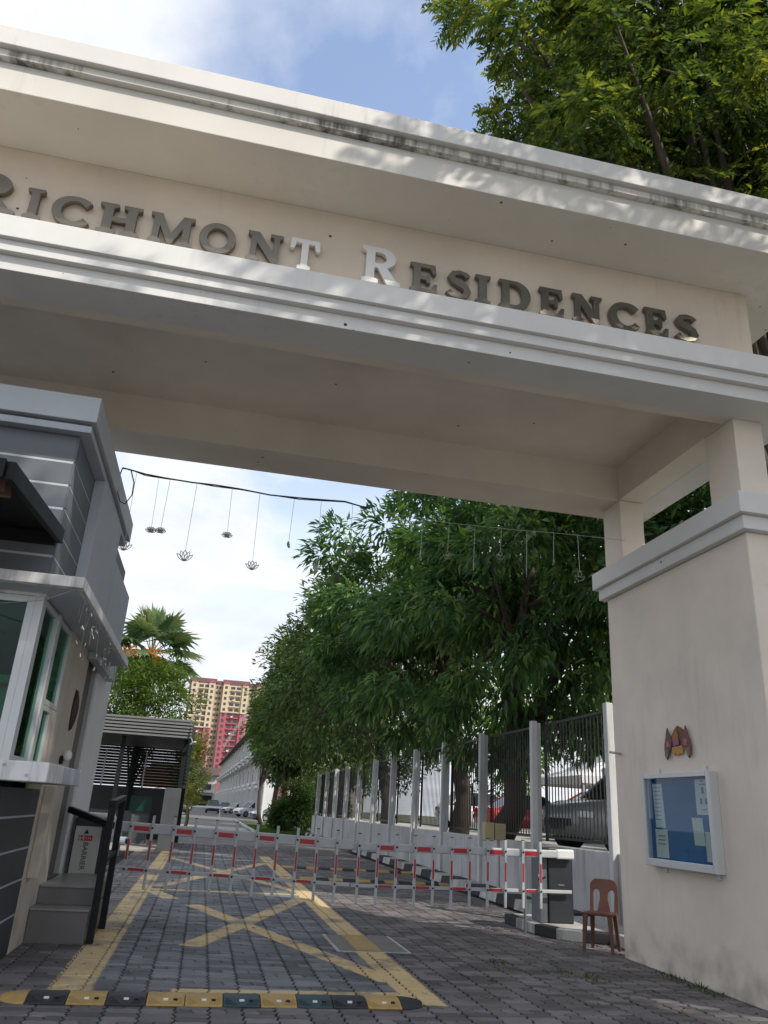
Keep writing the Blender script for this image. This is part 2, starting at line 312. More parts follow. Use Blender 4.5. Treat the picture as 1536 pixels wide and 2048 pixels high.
def paver_material():
    M = bpy.data.materials.new('interlocking_paver'); M.use_nodes = True
    t = M.node_tree; b = t.nodes['Principled BSDF']; n = t.nodes.new; l = t.links.new
    g = n('ShaderNodeNewGeometry'); oi = n('ShaderNodeObjectInfo')
    sp = n('ShaderNodeSeparateXYZ'); l(g.outputs['Position'], sp.inputs[0])
    X, Y = sp.outputs[0], sp.outputs[1]
    def mth(op, a, b_=None, c=None, clamp=False):
        q = n('ShaderNodeMath'); q.operation = op; q.use_clamp = clamp
        for i, v in enumerate((a, b_, c)):
            if v is None: continue
            if isinstance(v, (int, float)): q.inputs[i].default_value = v
            else: l(v, q.inputs[i])
        return q.outputs[0]
    def band(v, lo, hi, e=0.012):      # soft 0..1 inside lo..hi
        c = (lo + hi) / 2; h = (hi - lo) / 2
        d = mth('ABSOLUTE', mth('SUBTRACT', v, c))
        q = n('ShaderNodeMapRange'); q.inputs['From Min'].default_value = h + e; q.inputs['From Max'].default_value = h - e; l(d, q.inputs[0]); return q.outputs[0]
    nzw = n('ShaderNodeTexNoise'); nzw.inputs['Scale'].default_value = 26; nzw.inputs['Detail'].default_value = 3; l(g.outputs['Position'], nzw.inputs['Vector'])
    wob = mth('MULTIPLY_ADD', nzw.outputs['Fac'], 0.05, -0.025)
    Xw = mth('ADD', X, wob); Yw = mth('ADD', Y, wob)
    def seg(x0, y0, x1, y1, w):        # painted stroke between two ground points
        L = math.hypot(x1 - x0, y1 - y0); dx, dy = (x1 - x0) / L, (y1 - y0) / L
        u = mth('ADD', mth('MULTIPLY', mth('SUBTRACT', Xw, x0), dx), mth('MULTIPLY', mth('SUBTRACT', Yw, y0), dy))
        v = mth('ADD', mth('MULTIPLY', mth('SUBTRACT', Xw, x0), -dy), mth('MULTIPLY', mth('SUBTRACT', Yw, y0), dx))
        return mth('MULTIPLY', band(u, 0, L), band(v, -w / 2, w / 2))
    strokes = [mth('MULTIPLY', band(Xw, -0.97, -0.65), band(Yw, 7.05, 25)),
               mth('MULTIPLY', band(Xw, 1.80, 2.11), band(Yw, 6.85, 25)),
               mth('MULTIPLY', band(Xw, -0.05, 2.1), band(Yw, 7.08, 7.30)),
               mth('MULTIPLY', band(Xw, -0.65, 1.8), band(Yw, 14.62, 14.85)),
               seg(0.04, 12.85, 1.85, 7.75, 0.24), seg(-0.62, 14.5, -0.27, 13.45, 0.26), seg(0.06, 9.3, 1.85, 14.3, 0.25),
               seg(-0.62, 22.6, 1.85, 15.3, 0.24), seg(-0.62, 15.2, 1.85, 22.4, 0.26),
               mth('MULTIPLY', band(Xw, -0.65, 1.8), band(Yw, 22.8, 23.0))]
    acc = strokes[0]
    for s_ in strokes[1:]: acc = mth('MAXIMUM', acc, s_)
    # worn paint
    w1 = n('ShaderNodeTexNoise'); w1.inputs['Scale'].default_value = 1.1; w1.inputs['Detail'].default_value = 7; w1.inputs['Roughness'].default_value = 0.7; l(g.outputs['Position'], w1.inputs['Vector'])
    wr = n('ShaderNodeMapRange'); wr.inputs['From Min'].default_value = 0.36; wr.inputs['From Max'].default_value = 0.50; wr.inputs['To Min'].default_value = 0.15; l(w1.outputs['Fac'], wr.inputs[0])
    paint = mth('MULTIPLY', acc, wr.outputs[0], clamp=True)
    # brick colours: blue grey in the lane, purplish brown beside it
    rnd = mth('FRACT', mth('ADD', mth('MULTIPLY', oi.outputs['Random'], 7.31), g.outputs['Random Per Island']))
    lane = mth('MULTIPLY', band(X, -0.65, 1.9, 0.12), band(Y, 7.2, 26, 0.3))
    base = n('ShaderNodeMix'); base.data_type = 'RGBA'; l(lane, base.inputs[0])
    base.inputs[6].default_value = (0.146, 0.134, 0.134, 1); base.inputs[7].default_value = (0.148, 0.154, 0.164, 1)
    vr = n('ShaderNodeMapRange'); vr.inputs['To Min'].default_value = 0.62; vr.inputs['To Max'].default_value = 1.38; l(rnd, vr.inputs[0])
    nz = n('ShaderNodeTexNoise'); nz.inputs['Scale'].default_value = 0.8; nz.inputs['Detail'].default_value = 8; nz.inputs['Roughness'].default_value = 0.65; l(g.outputs['Position'], nz.inputs['Vector'])
    v2 = n('ShaderNodeMapRange'); v2.inputs['From Min'].default_value = 0.3; v2.inputs['From Max'].default_value = 0.7; v2.inputs['To Min'].default_value = 0.55; v2.inputs['To Max'].default_value = 1.4; l(nz.outputs['Fac'], v2.inputs[0])
    vv = mth('MULTIPLY', vr.outputs[0], v2.outputs[0])
    m1 = n('ShaderNodeMix'); m1.data_type = 'RGBA'; m1.blend_type = 'MULTIPLY'; m1.inputs[0].default_value = 1; l(base.outputs[2], m1.inputs[6]); l(vv, m1.inputs[7])
    # pale scuffs
    sc = n('ShaderNodeTexNoise'); sc.inputs['Scale'].default_value = 2.3; sc.inputs['Detail'].default_value = 9; sc.inputs['Roughness'].default_value = 0.72
    mpp = n('ShaderNodeMapping'); mpp.inputs['Location'].default_value = (3.1, 8.2, 0); l(g.outputs['Position'], mpp.inputs[0]); l(mpp.outputs[0], sc.inputs['Vector'])
    scr = n('ShaderNodeMapRange'); scr.inputs['From Min'].default_value = 0.60; scr.inputs['From Max'].default_value = 0.74; scr.inputs['To Max'].default_value = 0.6; l(sc.outputs['Fac'], scr.inputs[0])
    m2 = n('ShaderNodeMix'); m2.data_type = 'RGBA'; l(scr.outputs[0], m2.inputs[0]); l(m1.outputs[2], m2.inputs[6]); m2.inputs[7].default_value = (0.26, 0.25, 0.235, 1)
    yl = n('ShaderNodeMix'); yl.data_type = 'RGBA'; l(nz.outputs['Fac'], yl.inputs[0]); yl.inputs[6].default_value = (0.55, 0.39, 0.17, 1); yl.inputs[7].default_value = (0.66, 0.52, 0.31, 1)
    m3 = n('ShaderNodeMix'); m3.data_type = 'RGBA'; l(paint, m3.inputs[0]); l(m2.outputs[2], m3.inputs[6]); l(yl.outputs[2], m3.inputs[7])
    l(m3.outputs[2], b.inputs['Base Color'])
    b.inputs['Roughness'].default_value = 0.68; b.inputs['Specular IOR Level'].default_value = 0.35
    bn = n('ShaderNodeTexNoise'); bn.inputs['Scale'].default_value = 150; bn.inputs['Detail'].default_value = 3; l(g.outputs['Position'], bn.inputs['Vector'])
    bp = n('ShaderNodeBump'); bp.inputs['Strength'].default_value = 0.35; bp.inputs['Distance'].default_value = 0.004; l(bn.outputs['Fac'], bp.inputs['Height']); l(bp.outputs[0], b.inputs['Normal'])
    return M
M_paver = paver_material()

PW, PD = 0.24, 0.12
def paver_outline(w, gl, gr):          # gl, gr: half joint at the left and right end
    a, e = 0.006, 0.013; gy = 0.0045
    xs = [(0.03, a), (0.09, -a), (0.15, a), (0.21, -a)] if w > 0.2 else [(0.03, a), (0.09, -a)]
    lo = [(gl, gy)] + [(x, q + gy) for x, q in xs] + [(w - gr, gy)]
    rt = [(w - gr + e, 0.035), (w - gr - e, 0.085)]
    up = [(w - gr, PD - gy)] + [(x, PD + q - gy) for x, q in reversed(xs)] + [(gl, PD - gy)]
    return lo + rt + up + [(gl - e, 0.085), (gl + e, 0.035)]
def paver_mesh(w, gl, gr):
    o = paver_outline(w, gl, gr); n = len(o); cx, cy = w / 2, PD / 2
    ins = [(cx + (x - cx) * (1 - 0.008 / w), cy + (y - cy) * 0.93) for x, y in o]
    v = [(x - cx, y - cy, -0.016) for x, y in o] + [(x - cx, y - cy, -0.0035) for x, y in o] + [(x - cx, y - cy, 0) for x, y in ins]
    f = [(i, (i + 1) % n, n + (i + 1) % n, n + i) for i in range(n)] + [(n + i, n + (i + 1) % n, 2 * n + (i + 1) % n, 2 * n + i) for i in range(n)] + [tuple(range(2 * n, 3 * n))]
    me = bpy.data.meshes.new('paver'); me.from_pydata(v, [], f); me.materials.append(M_paver); return me, np.array(v), n
cells = []
for j in range(int((30.5 - 4.6) / PD)):
    y = 4.6 + (j + 0.5) * PD
    xr = (-5.0, 6.6) if y < 12 else (-4.2, 5.6)
    for i in range(int((xr[1] - xr[0]) / PW)):
        xb = xr[0] - (xr[0] % PW) + i * PW
        for x, q in (((xb + 0.06, 1), (xb + 0.18, 2)) if (j + i // 3) % 4 == 3 else ((xb + 0.12, 0),)):
            if x < -1.62 and y > 7.0: continue            # under the guardhouse
            if x > 5.55 and y > 10.0: continue
            if 4.98 < x < 5.25 and 6.45 < y < 9.2: continue
            if 1.62 < x < 2.38 and 9.24 < y < 10.36: continue   # manhole
            cells.append((x, y, q))
cells = np.array(cells)
pp, dep = proj(np.c_[cells[:, 0], cells[:, 1], np.zeros(len(cells))])
vis = (pp[:, 0] > -10) & (pp[:, 0] < 1546) & (pp[:, 1] < 2060) & (dep > 0.5)
order = np.argsort(np.where(vis, dep, 1e9))
near = set(order[:300].tolist())
PMX = [paver_mesh(0.24, 0.009, 0.009), paver_mesh(0.12, 0.009, 0.005), paver_mesh(0.12, 0.005, 0.009)]
rest_v, rest_f, k = [], [], 0
for i, (x, y, odd) in enumerate(cells):
    dz = rng.normal(0, 0.0013); tx, ty = rng.normal(0, 0.007, 2); q = int(odd); nn = PMX[q][2]
    if i in near:
        o = link('paver', PMX[q][0], bed, (x, y, dz)); o.rotation_euler = (tx, ty, rng.normal(0, 0.006))
    else:
        v = PMX[q][1][nn:].copy()       # top ring, chamfer
        v[:, 2] += v[:, 1] * tx - v[:, 0] * ty + dz
        v[:nn, 2] = v[:nn, 2] - 0.006
        v[:, 0] += x; v[:, 1] += y
        rest_v.append(v)
        rest_f += [(k + a, k + (a + 1) % nn, k + nn + (a + 1) % nn, k + nn + a) for a in range(nn)] + [tuple(range(k + nn, k + 2 * nn))]
        k += 2 * nn
rv = np.concatenate(rest_v)
me = bpy.data.meshes.new('paver_field'); me.from_pydata(rv.tolist(), [], rest_f); me.materials.append(M_paver)
pf = link('paver_field', me, bed, (0, 0, 0)); tag(pf, kind='stuff')
# beyond thirty metres the blocks are too small to tell apart
far_pave = sheet('far_paving', M_paver, -3.4, 5.6, 30.45, 36.0, -0.003, parent=bed)

# manhole cover let into the paving
M_cover = mat('manhole_steel', (0.20, 0.19, 0.175), 0.6, 0.2, 4, bump=0.3, bscale=50)
mh = thing('manhole_cover', 'rectangular double manhole cover crossed by the yellow line', 'manhole cover', (2.0, 9.8, 0))
boxpart('frame', M_steel if False else M_concrete, mh, (1.60, 2.42, 9.22, 10.38, -0.011, 0.002))
for a, b_ in ((9.26, 9.78), (9.82, 10.34)): boxpart('lid', M_cover, mh, (1.64, 2.38, a, b_, -0.006, 0.008), bevel=0.003)
boxpart('yellow_stripe', mat('worn_yellow_paint', (0.44, 0.30, 0.12), 0.7, 0.25, 6), mh, (1.82, 2.1, 9.27, 10.33, 0.0085, 0.011))

# ------------------------------------------------------------------ the gate
gate = thing('entrance_gate', 'cream entrance gate arch with stepped cornice spanning the driveway', 'gate', (0, 7.8, 0))
XL, XR = -9.2, 5.31
def ring(fx0, fx1, fy0, fy1, z0, z1):            # four-sided band round the gate
    return (fx0, fx1, fy0, fy1, z0, z1)
YB = 9.27
# right pillar
boxpart('pillar', M_pillar, gate, (4.95, 5.35, 6.37, YB, 0.0, 4.22), bevel=0.012)
boxpart('pillar_ledge_moulding', M_trim, gate, (4.87, 5.43, 6.29, YB + 0.08, 4.222, 4.37), bevel=0.008)
boxpart('pillar_ledge', M_trim, gate, (4.81, 5.49, 6.23, YB + 0.14, 4.372, 4.60), bevel=0.008)
for y0, y1 in ((6.37, 6.87), (8.81, YB)):
    boxpart('column', M_pillar, gate, (4.95, 5.29, y0, y1, 4.602, 5.498), bevel=0.008)
# left pillar beyond the exit lane
boxpart('pillar', M_pillar, gate, (XL, XL + 0.4, 6.37, YB, 0.0, 4.22), bevel=0.012)
boxpart('pillar_ledge_moulding', M_trim, gate, (XL - 0.08, XL + 0.48, 6.29, YB + 0.08, 4.222, 4.37), bevel=0.008)
boxpart('pillar_ledge', M_trim, gate, (XL - 0.14, XL + 0.54, 6.23, YB + 0.14, 4.372, 4.60), bevel=0.008)
for y0, y1 in ((6.37, 6.87), (8.81, YB)):
    boxpart('column', M_pillar, gate, (XL, XL + 0.34, y0, y1, 4.602, 5.498), bevel=0.008)
# beams round the recessed soffit
boxpart('front_beam', M_soffit, gate, (XL, XR, 5.985, 6.53, 5.50, 6.02), bevel=0.006)
boxpart('back_beam', M_soffit, gate, (XL, XR, 8.83, YB + 0.25, 5.50, 6.02), bevel=0.006)
boxpart('side_beam', M_soffit, gate, (4.95, 5.48, 6.532, 8.828, 5.502, 6.018), bevel=0.006)
boxpart('side_beam', M_soffit, gate, (XL, XL + 0.5, 6.532, 8.828, 5.502, 6.018), bevel=0.006)
boxpart('ceiling', M_soffit, gate, (XL + 0.4, XR, 6.40, 9.0, 5.985, 6.012))
# lower ledge in three steps
def stepped(nm, mt, steps, xr, zz):
    for (yf, z0, z1), off in zip(steps, zz):
        boxpart(nm, mt, gate, (XL - off, xr + off, yf, YB + 6.37 - yf, z0, z1), bevel=0.006)
for yf, z0, z1, off in ((5.978, 5.498, 5.643, 0.36), (5.914, 5.645, 5.755, 0.43), (5.869, 5.757, 5.977, 0.47)):
    b = MB()      # front strip, back strip and two ends, butted
    boxpart('ledge_moulding', M_trim, gate, (XL - off, XR + off, yf, 6.40, z0, z1), bevel=0.005)
    boxpart('ledge_moulding', M_trim, gate, (XR - 0.02, XR + off, 6.403, YB + 0.3, z0, z1), bevel=0.005)
# sign wall
boxpart('sign_wall', M_wall, gate, (XL, XR, 6.37, 6.53, 5.98, 7.139), bevel=0.006)
boxpart('back_wall', M_wall, gate, (XL, XR, 9.1, YB, 6.022, 7.139), bevel=0.006)
# cornice
for nm, mt, yf, z0, z1, off in (('cornice_fascia', M_fascia, 5.683, 7.14, 7.457, 0.69), ('cornice_moulding', M_cornice2, 5.618, 7.459, 7.540, 0.755),
                            ('cornice_parapet', M_cornice, 5.558, 7.542, 7.752, 0.815)):
    boxpart(nm, mt, gate, (XL - off, XR + off, yf, YB + 6.37 - yf, z0, z1), bevel=0.006)

# raised letters
def arc(cx, cy, rx, ry, a0, a1, n=14):
    return [(cx + rx * math.cos(R(a0 + (a1 - a0) * i / n)), cy + ry * math.sin(R(a0 + (a1 - a0) * i / n))) for i in range(n + 1)]
def stroke(pts, th):
    L, Rr = [], []
    for i, (p, w) in enumerate(zip(pts, th)):
        q0 = pts[max(i - 1, 0)]; q1 = pts[min(i + 1, len(pts) - 1)]
        dx, dy = q1[0] - q0[0], q1[1] - q0[1]; d = math.hypot(dx, dy); nx, ny = -dy / d, dx / d
        L.append((p[0] + nx * w / 2, p[1] + ny * w / 2)); Rr.append((p[0] - nx * w / 2, p[1] - ny * w / 2))
    return L + Rr[::-1]
SER = [(0, 1), (0, .9), (.11, .86), (.11, .14), (0, .1)]
def interp(a, n): return [a[0] + (a[1] - a[0]) * i / n for i in range(n + 1)]
cpts = arc(.52, .5, .42, .42, 38, 322, 26)
cth = [0.13 + 0.10 * abs(math.sin(R(38 + 284 * i / 26) / 1.0 - math.pi / 2)) for i in range(27)]
spts = [(.70, .80), (.62, .89), (.46, .93), (.28, .87), (.22, .74), (.28, .63), (.45, .54), (.62, .44), (.69, .29), (.60, .13), (.42, .07), (.24, .11), (.13, .22)]
sth = [.16, .13, .13, .16, .20, .21, .22, .21, .20, .16, .13, .13, .17]
GL = {
 'I': [[(0, 0), (.44, 0), (.44, .1), (.33, .14), (.33, .86), (.44, .9), (.44, 1)] + SER],
 'H': [[(0, 0), (.44, 0), (.44, .1), (.33, .14), (.33, .43), (.67, .43), (.67, .14), (.56, .1), (.56, 0), (1, 0), (1, .1), (.89, .14), (.89, .86), (1, .9), (1, 1), (.56, 1), (.56, .9), (.67, .86), (.67, .57), (.33, .57), (.33, .86), (.44, .9), (.44, 1)] + SER],
 'T': [[(.28, 0), (.72, 0), (.72, .1), (.61, .14), (.61, .87), (.8, .87), (.87, .66), (1, .66), (.96, 1), (.04, 1), (0, .66), (.13, .66), (.2, .87), (.39, .87), (.39, .14), (.28, .1)]],
 'E': [[(0, 0), (.86, 0), (.9, .32), (.78, .32), (.7, .13), (.33, .13), (.33, .44), (.52, .44), (.55, .34), (.66, .34), (.66, .67), (.55, .67), (.52, .57), (.33, .57), (.33, .87), (.66, .87), (.74, .68), (.85, .68), (.82, 1)] + SER],
 'N': [[(0, 0), (.40, 0), (.40, .1), (.28, .14), (.28, .66), (.77, 0), (.95, 0), (.95, .86), (1.06, .9), (1.06, 1), (.67, 1), (.67, .9), (.79, .86), (.79, .36), (.33, 1)] + SER],
 'M': [[(0, 0), (.38, 0), (.38, .1), (.28, .14), (.28, .64), (.56, .03), (.68, .03), (.96, .64), (.96, .14), (.86, .1), (.86, 0), (1.27, 0), (1.27, .1), (1.16, .14), (1.16, .86), (1.27, .9), (1.27, 1), (.94, 1), (.63, .36), (.32, 1), (0, 1), (0, .9), (.1, .86), (.1, .14), (0, .1)]],
 'O': [arc(.52, .5, .52, .51, 0, 350, 30), arc(.52, .5, .30, .34, 0, 350, 30)],
 'D': [[(0, 0), (.5, 0)] + arc(.5, .5, .5, .5, -80, 80, 20) + [(.5, 1)] + SER, [(.33, .13), (.47, .13)] + arc(.47, .5, .27, .37, -80, 80, 16) + [(.47, .87), (.33, .87)]],
 'R': [[(0, 0), (.44, 0), (.44, .1), (.33, .14), (.33, .43), (.42, .43), (.68, 0), (1.02, 0), (1.02, .1), (.91, .13), (.66, .46)] + arc(.5, .72, .38, .28, -50, 88, 14) + [(.48, 1)] + SER,
       [(.33, .56), (.46, .56)] + arc(.46, .715, .18, .155, -85, 85, 12) + [(.46, .87), (.33, .87)]],
 'C': [stroke(cpts, cth)], 'S': [stroke(spts, sth)],
}
DG = None
def flat_shape(splines, depth, bevel=0.0):
    cu = bpy.data.curves.new('tmp', 'CURVE'); cu.dimensions = '2D'; cu.fill_mode = 'BOTH'; cu.extrude = depth / 2; cu.bevel_depth = bevel; cu.bevel_resolution = 0
    for sp in splines:
        s = cu.splines.new('POLY'); s.points.add(len(sp) - 1); s.use_cyclic_u = True
        for q, p in zip(s.points, sp): q.co = (p[0], p[1], 0, 1)
    ob = bpy.data.objects.new('tmp', cu); COL.objects.link(ob)
    dg = bpy.context.evaluated_depsgraph_get(); dg.update()
    me = bpy.data.meshes.new_from_object(ob.evaluated_get(dg)); bpy.data.objects.remove(ob); bpy.data.curves.remove(cu)
    return me
def text_mesh(txt, size, depth):
    cu = bpy.data.curves.new('tmp', 'FONT'); cu.body = txt; cu.size = size; cu.extrude = depth / 2
    ob = bpy.data.objects.new('tmp', cu); COL.objects.link(ob)
    dg = bpy.context.evaluated_depsgraph_get(); dg.update()
    me = bpy.data.meshes.new_from_object(ob.evaluated_get(dg)); bpy.data.objects.remove(ob); bpy.data.curves.remove(cu)
    return me
M_let = mat('bronze_grey_letter', (0.19, 0.175, 0.145), 0.36, 0.2, 3, metal=0.55)
M_letrefl = mat('letter_reflection', (0.74, 0.73, 0.70), 0.35, 0.06, 3, metal=0.15)  # reflection on two of the letters, put into their colour
sign = thing('gate_lettering', 'raised bronze serif lettering on the wall above the entrance', 'lettering', (1.0, 6.36, 6.3))
sign.location = (1.0, 6.36, 6.3)
LET = [('R', -2.90, .50, .44), ('I', -2.325, .15, .345), ('C', -2.09, .345, .345), ('H', -1.675, .385, .345), ('M', -1.205, .41, .345), ('O', -.735, .345, .35), ('N', -.28, .345, .345),
       ('T', .135, .30, .36), ('R', .862, .40, .435), ('E', 1.365, .285, .345), ('S', 1.745, .265, .35), ('I', 2.06, .16, .345), ('D', 2.315, .345, .345), ('E', 2.765, .27, .345),
       ('N', 3.135, .335, .345), ('C', 3.555, .345, .35), ('E', 3.97, .27, .345), ('S', 4.325, .28, .35)]
for i, (ch, x, w, h) in enumerate(LET):
    gl = GL[ch]; wx = max(p[0] for p in gl[0]); mn = min(p[0] for p in gl[0])
    me = flat_shape([[((p[0] - mn) / (wx - mn) * w, p[1] * h) for p in s] for s in gl], 0.05, 0.0012)
    me.name = 'letter'; me.materials.clear(); me.materials.append(M_letrefl if i in (7, 8) else M_let)
    o = link('letter', me, sign, (x, 6.325, 6.315)); o.rotation_euler = (R(90), 0, 0)
    if i in (7, 8): o['label'] = 'letter with a bright reflection painted into its face'
# ------------------------------------------------------------------ guardhouse
GX, GY = -1.55, 6.97                       # right wall plane, front wall plane
gh = thing('guardhouse', 'grey and cream guardhouse with corner window under the gate', 'guardhouse', (-3.0, 9.5, 0))
M_glass = glassmat('green_tinted_glass', (0.55, 0.80, 0.72), 0.9, 0.9)
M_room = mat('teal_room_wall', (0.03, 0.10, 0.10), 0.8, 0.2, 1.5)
M_greenpanel = mat('green_counter_panel', (0.10, 0.40, 0.28), 0.6, 0.15, 2)
M_rev = mat('window_reveal', (0.42, 0.43, 0.43), 0.5, 0.08, 2)
GXW = -6.4
# lower walls
boxpart('base_wall', M_darkclad, gh, (GXW, GX - 0.012, GY + 0.012, 8.55, 0.0, 1.42))
for z0, z1 in ((0.02, 0.325), (0.345, 0.62), (0.64, 0.895), (0.915, 1.175), (1.195, 1.41)):
    boxpart('cladding_board', M_darkclad, gh, (GX - 0.011, GX, GY + 0.0, 8.52, z0, z1), bevel=0.002, seg=1)
    boxpart('cladding_board', M_darkclad, gh, (GXW, GX - 0.013, GY, GY + 0.011, z0, z1), bevel=0.002, seg=1)
M_groove2 = mat('upper_groove_paint', (0.52, 0.54, 0.56), 0.6, 0.1, 3)
M_groove = mat('pale_groove_paint', (0.42, 0.45, 0.48), 0.6, 0.1, 3)
for z in (0.335, 0.63, 0.905, 1.185): boxpart('groove', M_groove, gh, (GX - 0.0115, GX - 0.006, GY + 0.002, 8.52, z - 0.009, z + 0.009))
boxpart('side_wall', M_beige, gh, (GX - 0.15, GX - 0.002, 8.552, 9.92, 0.0, 2.985), bevel=0.004)
boxpart('end_wall', M_white, gh, (GX - 0.15, GX, 10.84, 12.32, 0.0, 2.985), bevel=0.006)
boxpart('back_wall', M_white, gh, (GXW, GX - 0.16, 12.1, 12.3, 0.0, 2.985))
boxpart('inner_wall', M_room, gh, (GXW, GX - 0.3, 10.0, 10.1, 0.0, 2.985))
boxpart('floor_slab', M_tile, gh, (GXW, GX - 0.02, 8.556, 12.08, 0.3, 0.5))
door = boxpart('door', mat('brown_grey_door', (0.13, 0.115, 0.10), 0.55, 0.25, 1.5, streak=0.4, streak_col=(0.28, 0.27, 0.25), streak_lo=0.5), gh, (GX - 0.12, GX - 0.08, 9.94, 10.82, 0.5, 2.98))
boxpart('door_frame', M_rev, gh, (GX - 0.13, GX - 0.03, 9.922, 9.96, 0.5, 2.984)); boxpart('door_frame', M_rev, gh, (GX - 0.13, GX - 0.03, 10.80, 10.838, 0.5, 2.984))
# sill counter
sill = boxpart('window_sill', M_whited, gh, (GXW, GX + 0.376, 6.595, 7.3, 1.465, 1.61), bevel=0.008)
boxpart('window_sill', M_greyl, gh, (GX - 0.05, GX + 0.374, 7.302, 8.38, 1.466, 1.61), bevel=0.008)
for i in range(7):
    boxpart('bolt_mark', M_concrete, sill, (-1.32 - i * 0.17 - 0.012, -1.32 - i * 0.17 + 0.012, 6.591, 6.597, 1.565 if i % 2 else 1.50, 1.585 if i % 2 else 1.52))
# corner window: frames and panes
def frame_y(x0, x1, y, z0, z1, w=0.06, d=0.05, mt=M_alu, par=gh):       # frame lying in a plane facing the road
    boxpart('window_frame', mt, par, (x0, x0 + w, y, y + d, z0, z1), bevel=0.003); boxpart('window_frame', mt, par, (x1 - w, x1, y, y + d, z0, z1), bevel=0.003)
    boxpart('window_frame', mt, par, (x0 + w, x1 - w, y, y + d, z0, z0 + w), bevel=0.003); boxpart('window_frame', mt, par, (x0 + w, x1 - w, y, y + d, z1 - w, z1), bevel=0.003)
def frame_x(x, y0, y1, z0, z1, w=0.06, d=0.05, mt=M_alu, par=gh):
    boxpart('window_frame', mt, par, (x - d, x, y0, y0 + w, z0, z1), bevel=0.003); boxpart('window_frame', mt, par, (x - d, x, y1 - w, y1, z0, z1), bevel=0.003)
    boxpart('window_frame', mt, par, (x - d, x, y0 + w, y1 - w, z0, z0 + w), bevel=0.003); boxpart('window_frame', mt, par, (x - d, x, y0 + w, y1 - w, z1 - w, z1), bevel=0.003)
frame_y(-3.0, -1.62, GY, 1.615, 2.96); boxpart('pane', M_glass, gh, (-2.95, -1.67, GY + 0.02, GY + 0.026, 1.66, 2.9))
frame_y(-4.6, -3.0, GY, 1.615, 2.96); boxpart('pane', M_glass, gh, (-4.55, -3.05, GY + 0.02, GY + 0.026, 1.66, 2.9))
boxpart('corner_post', M_alu, gh, (-1.62, GX, GY - 0.002, GY + 0.08, 1.612, 2.97), bevel=0.004)
frame_x(GX, GY + 0.08, 7.66, 1.615, 2.96, 0.05); boxpart('pane', M_glass, gh, (GX - 0.03, GX - 0.024, GY + 0.12, 7.62, 1.66, 2.92))
boxpart('window_frame', M_alu, gh, (GX - 0.06, GX + 0.015, 7.66, 7.80, 1.612, 2.97), bevel=0.004)
frame_x(GX, 7.80, 8.50, 2.16, 2.96, 0.05); boxpart('pane', M_glass, gh, (GX - 0.03, GX - 0.024, 7.84, 8.46, 2.2, 2.92))
frame_x(GX, 7.80, 8.25, 1.615, 2.155, 0.045); boxpart('pane', M_glass, gh, (GX - 0.03, GX - 0.024, 7.84, 8.22, 1.65, 2.12))
boxpart('side_wall', M_beige, gh, (GX - 0.1, GX - 0.003, 8.252, 8.551, 1.612, 2.155), bevel=0.003)
boxpart('side_wall', M_beige, gh, (GX - 0.12, GX - 0.004, 8.502, 8.551, 2.158, 2.985))
boxpart('window_head', M_whited, gh, (GXW, GX + 0.01, GY - 0.012, GY + 0.1, 2.962, 2.99))
# inside the window
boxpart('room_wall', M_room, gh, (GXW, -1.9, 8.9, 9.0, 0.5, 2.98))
boxpart('room_counter', M_greenpanel, gh, (GXW, -1.9, 7.9, 8.2, 0.5, 2.30), bevel=0.01)
boxpart('room_shelf', M_greenpanel, gh, (GXW, -1.85, 7.75, 8.19, 2.31, 2.38))
# canopy slab with upstand panel
boxpart('canopy', M_whited, gh, (GXW, GX + 0.354, 6.63, 10.8, 2.992, 3.085), bevel=0.006)
boxpart('canopy_underside', M_greyl, gh, (GXW, GX + 0.30, 6.68, 10.75, 2.986, 2.991))
boxpart('upper_wall', M_grey, gh, (GXW, GX - 0.012, GY + 0.012, 11.6, 3.087, 4.503))
zs = [3.087, 3.328, 3.557, 3.778, 4.005, 4.233, 4.503]
for a, b_ in zip(zs[:-1], zs[1:]):
    boxpart('cladding_board', M_grey, gh, (GX - 0.0115, GX, GY + 0.0, 11.6, a + 0.008, b_ - 0.008), bevel=0.002, seg=1)
    boxpart('cladding_board', M_grey, gh, (GXW, GX - 0.013, GY, GY + 0.0115, a + 0.011, b_ - 0.011), bevel=0.002, seg=1)
for z in zs[1:-1]:
    boxpart('groove', M_groove2, gh, (GX - 0.0116, GX - 0.003, GY + 0.003, 11.6, z - 0.009, z + 0.009)); boxpart('groove', M_groove2, gh, (GXW, GX - 0.003, GY + 0.003, GY + 0.0116, z - 0.012, z + 0.012))
boxpart('side_panel', M_greyl, gh, (GX + 0.002, GX + 0.11, 8.03, 9.73, 3.087, 4.503), bevel=0.004)
boxpart('side_panel', M_greyl, gh, (GX + 0.002, GX + 0.108, 9.732, 11.69, 2.9, 4.14), bevel=0.004)
boxpart('parapet_moulding', M_greyl, gh, (GXW - 0.1, GX + 0.105, GY - 0.105, 10.36, 4.505, 4.572), bevel=0.004)
boxpart('parapet_gap', M_grey, gh, (GXW - 0.05, GX + 0.07, GY - 0.07, 10.3, 4.574, 4.60))
boxpart('parapet', mat('parapet_paint', (0.50, 0.53, 0.56), 0.6, 0.1, 1.5), gh, (GXW - 0.14, GX + 0.143, GY - 0.143, 10.43, 4.602, 4.857), bevel=0.006)
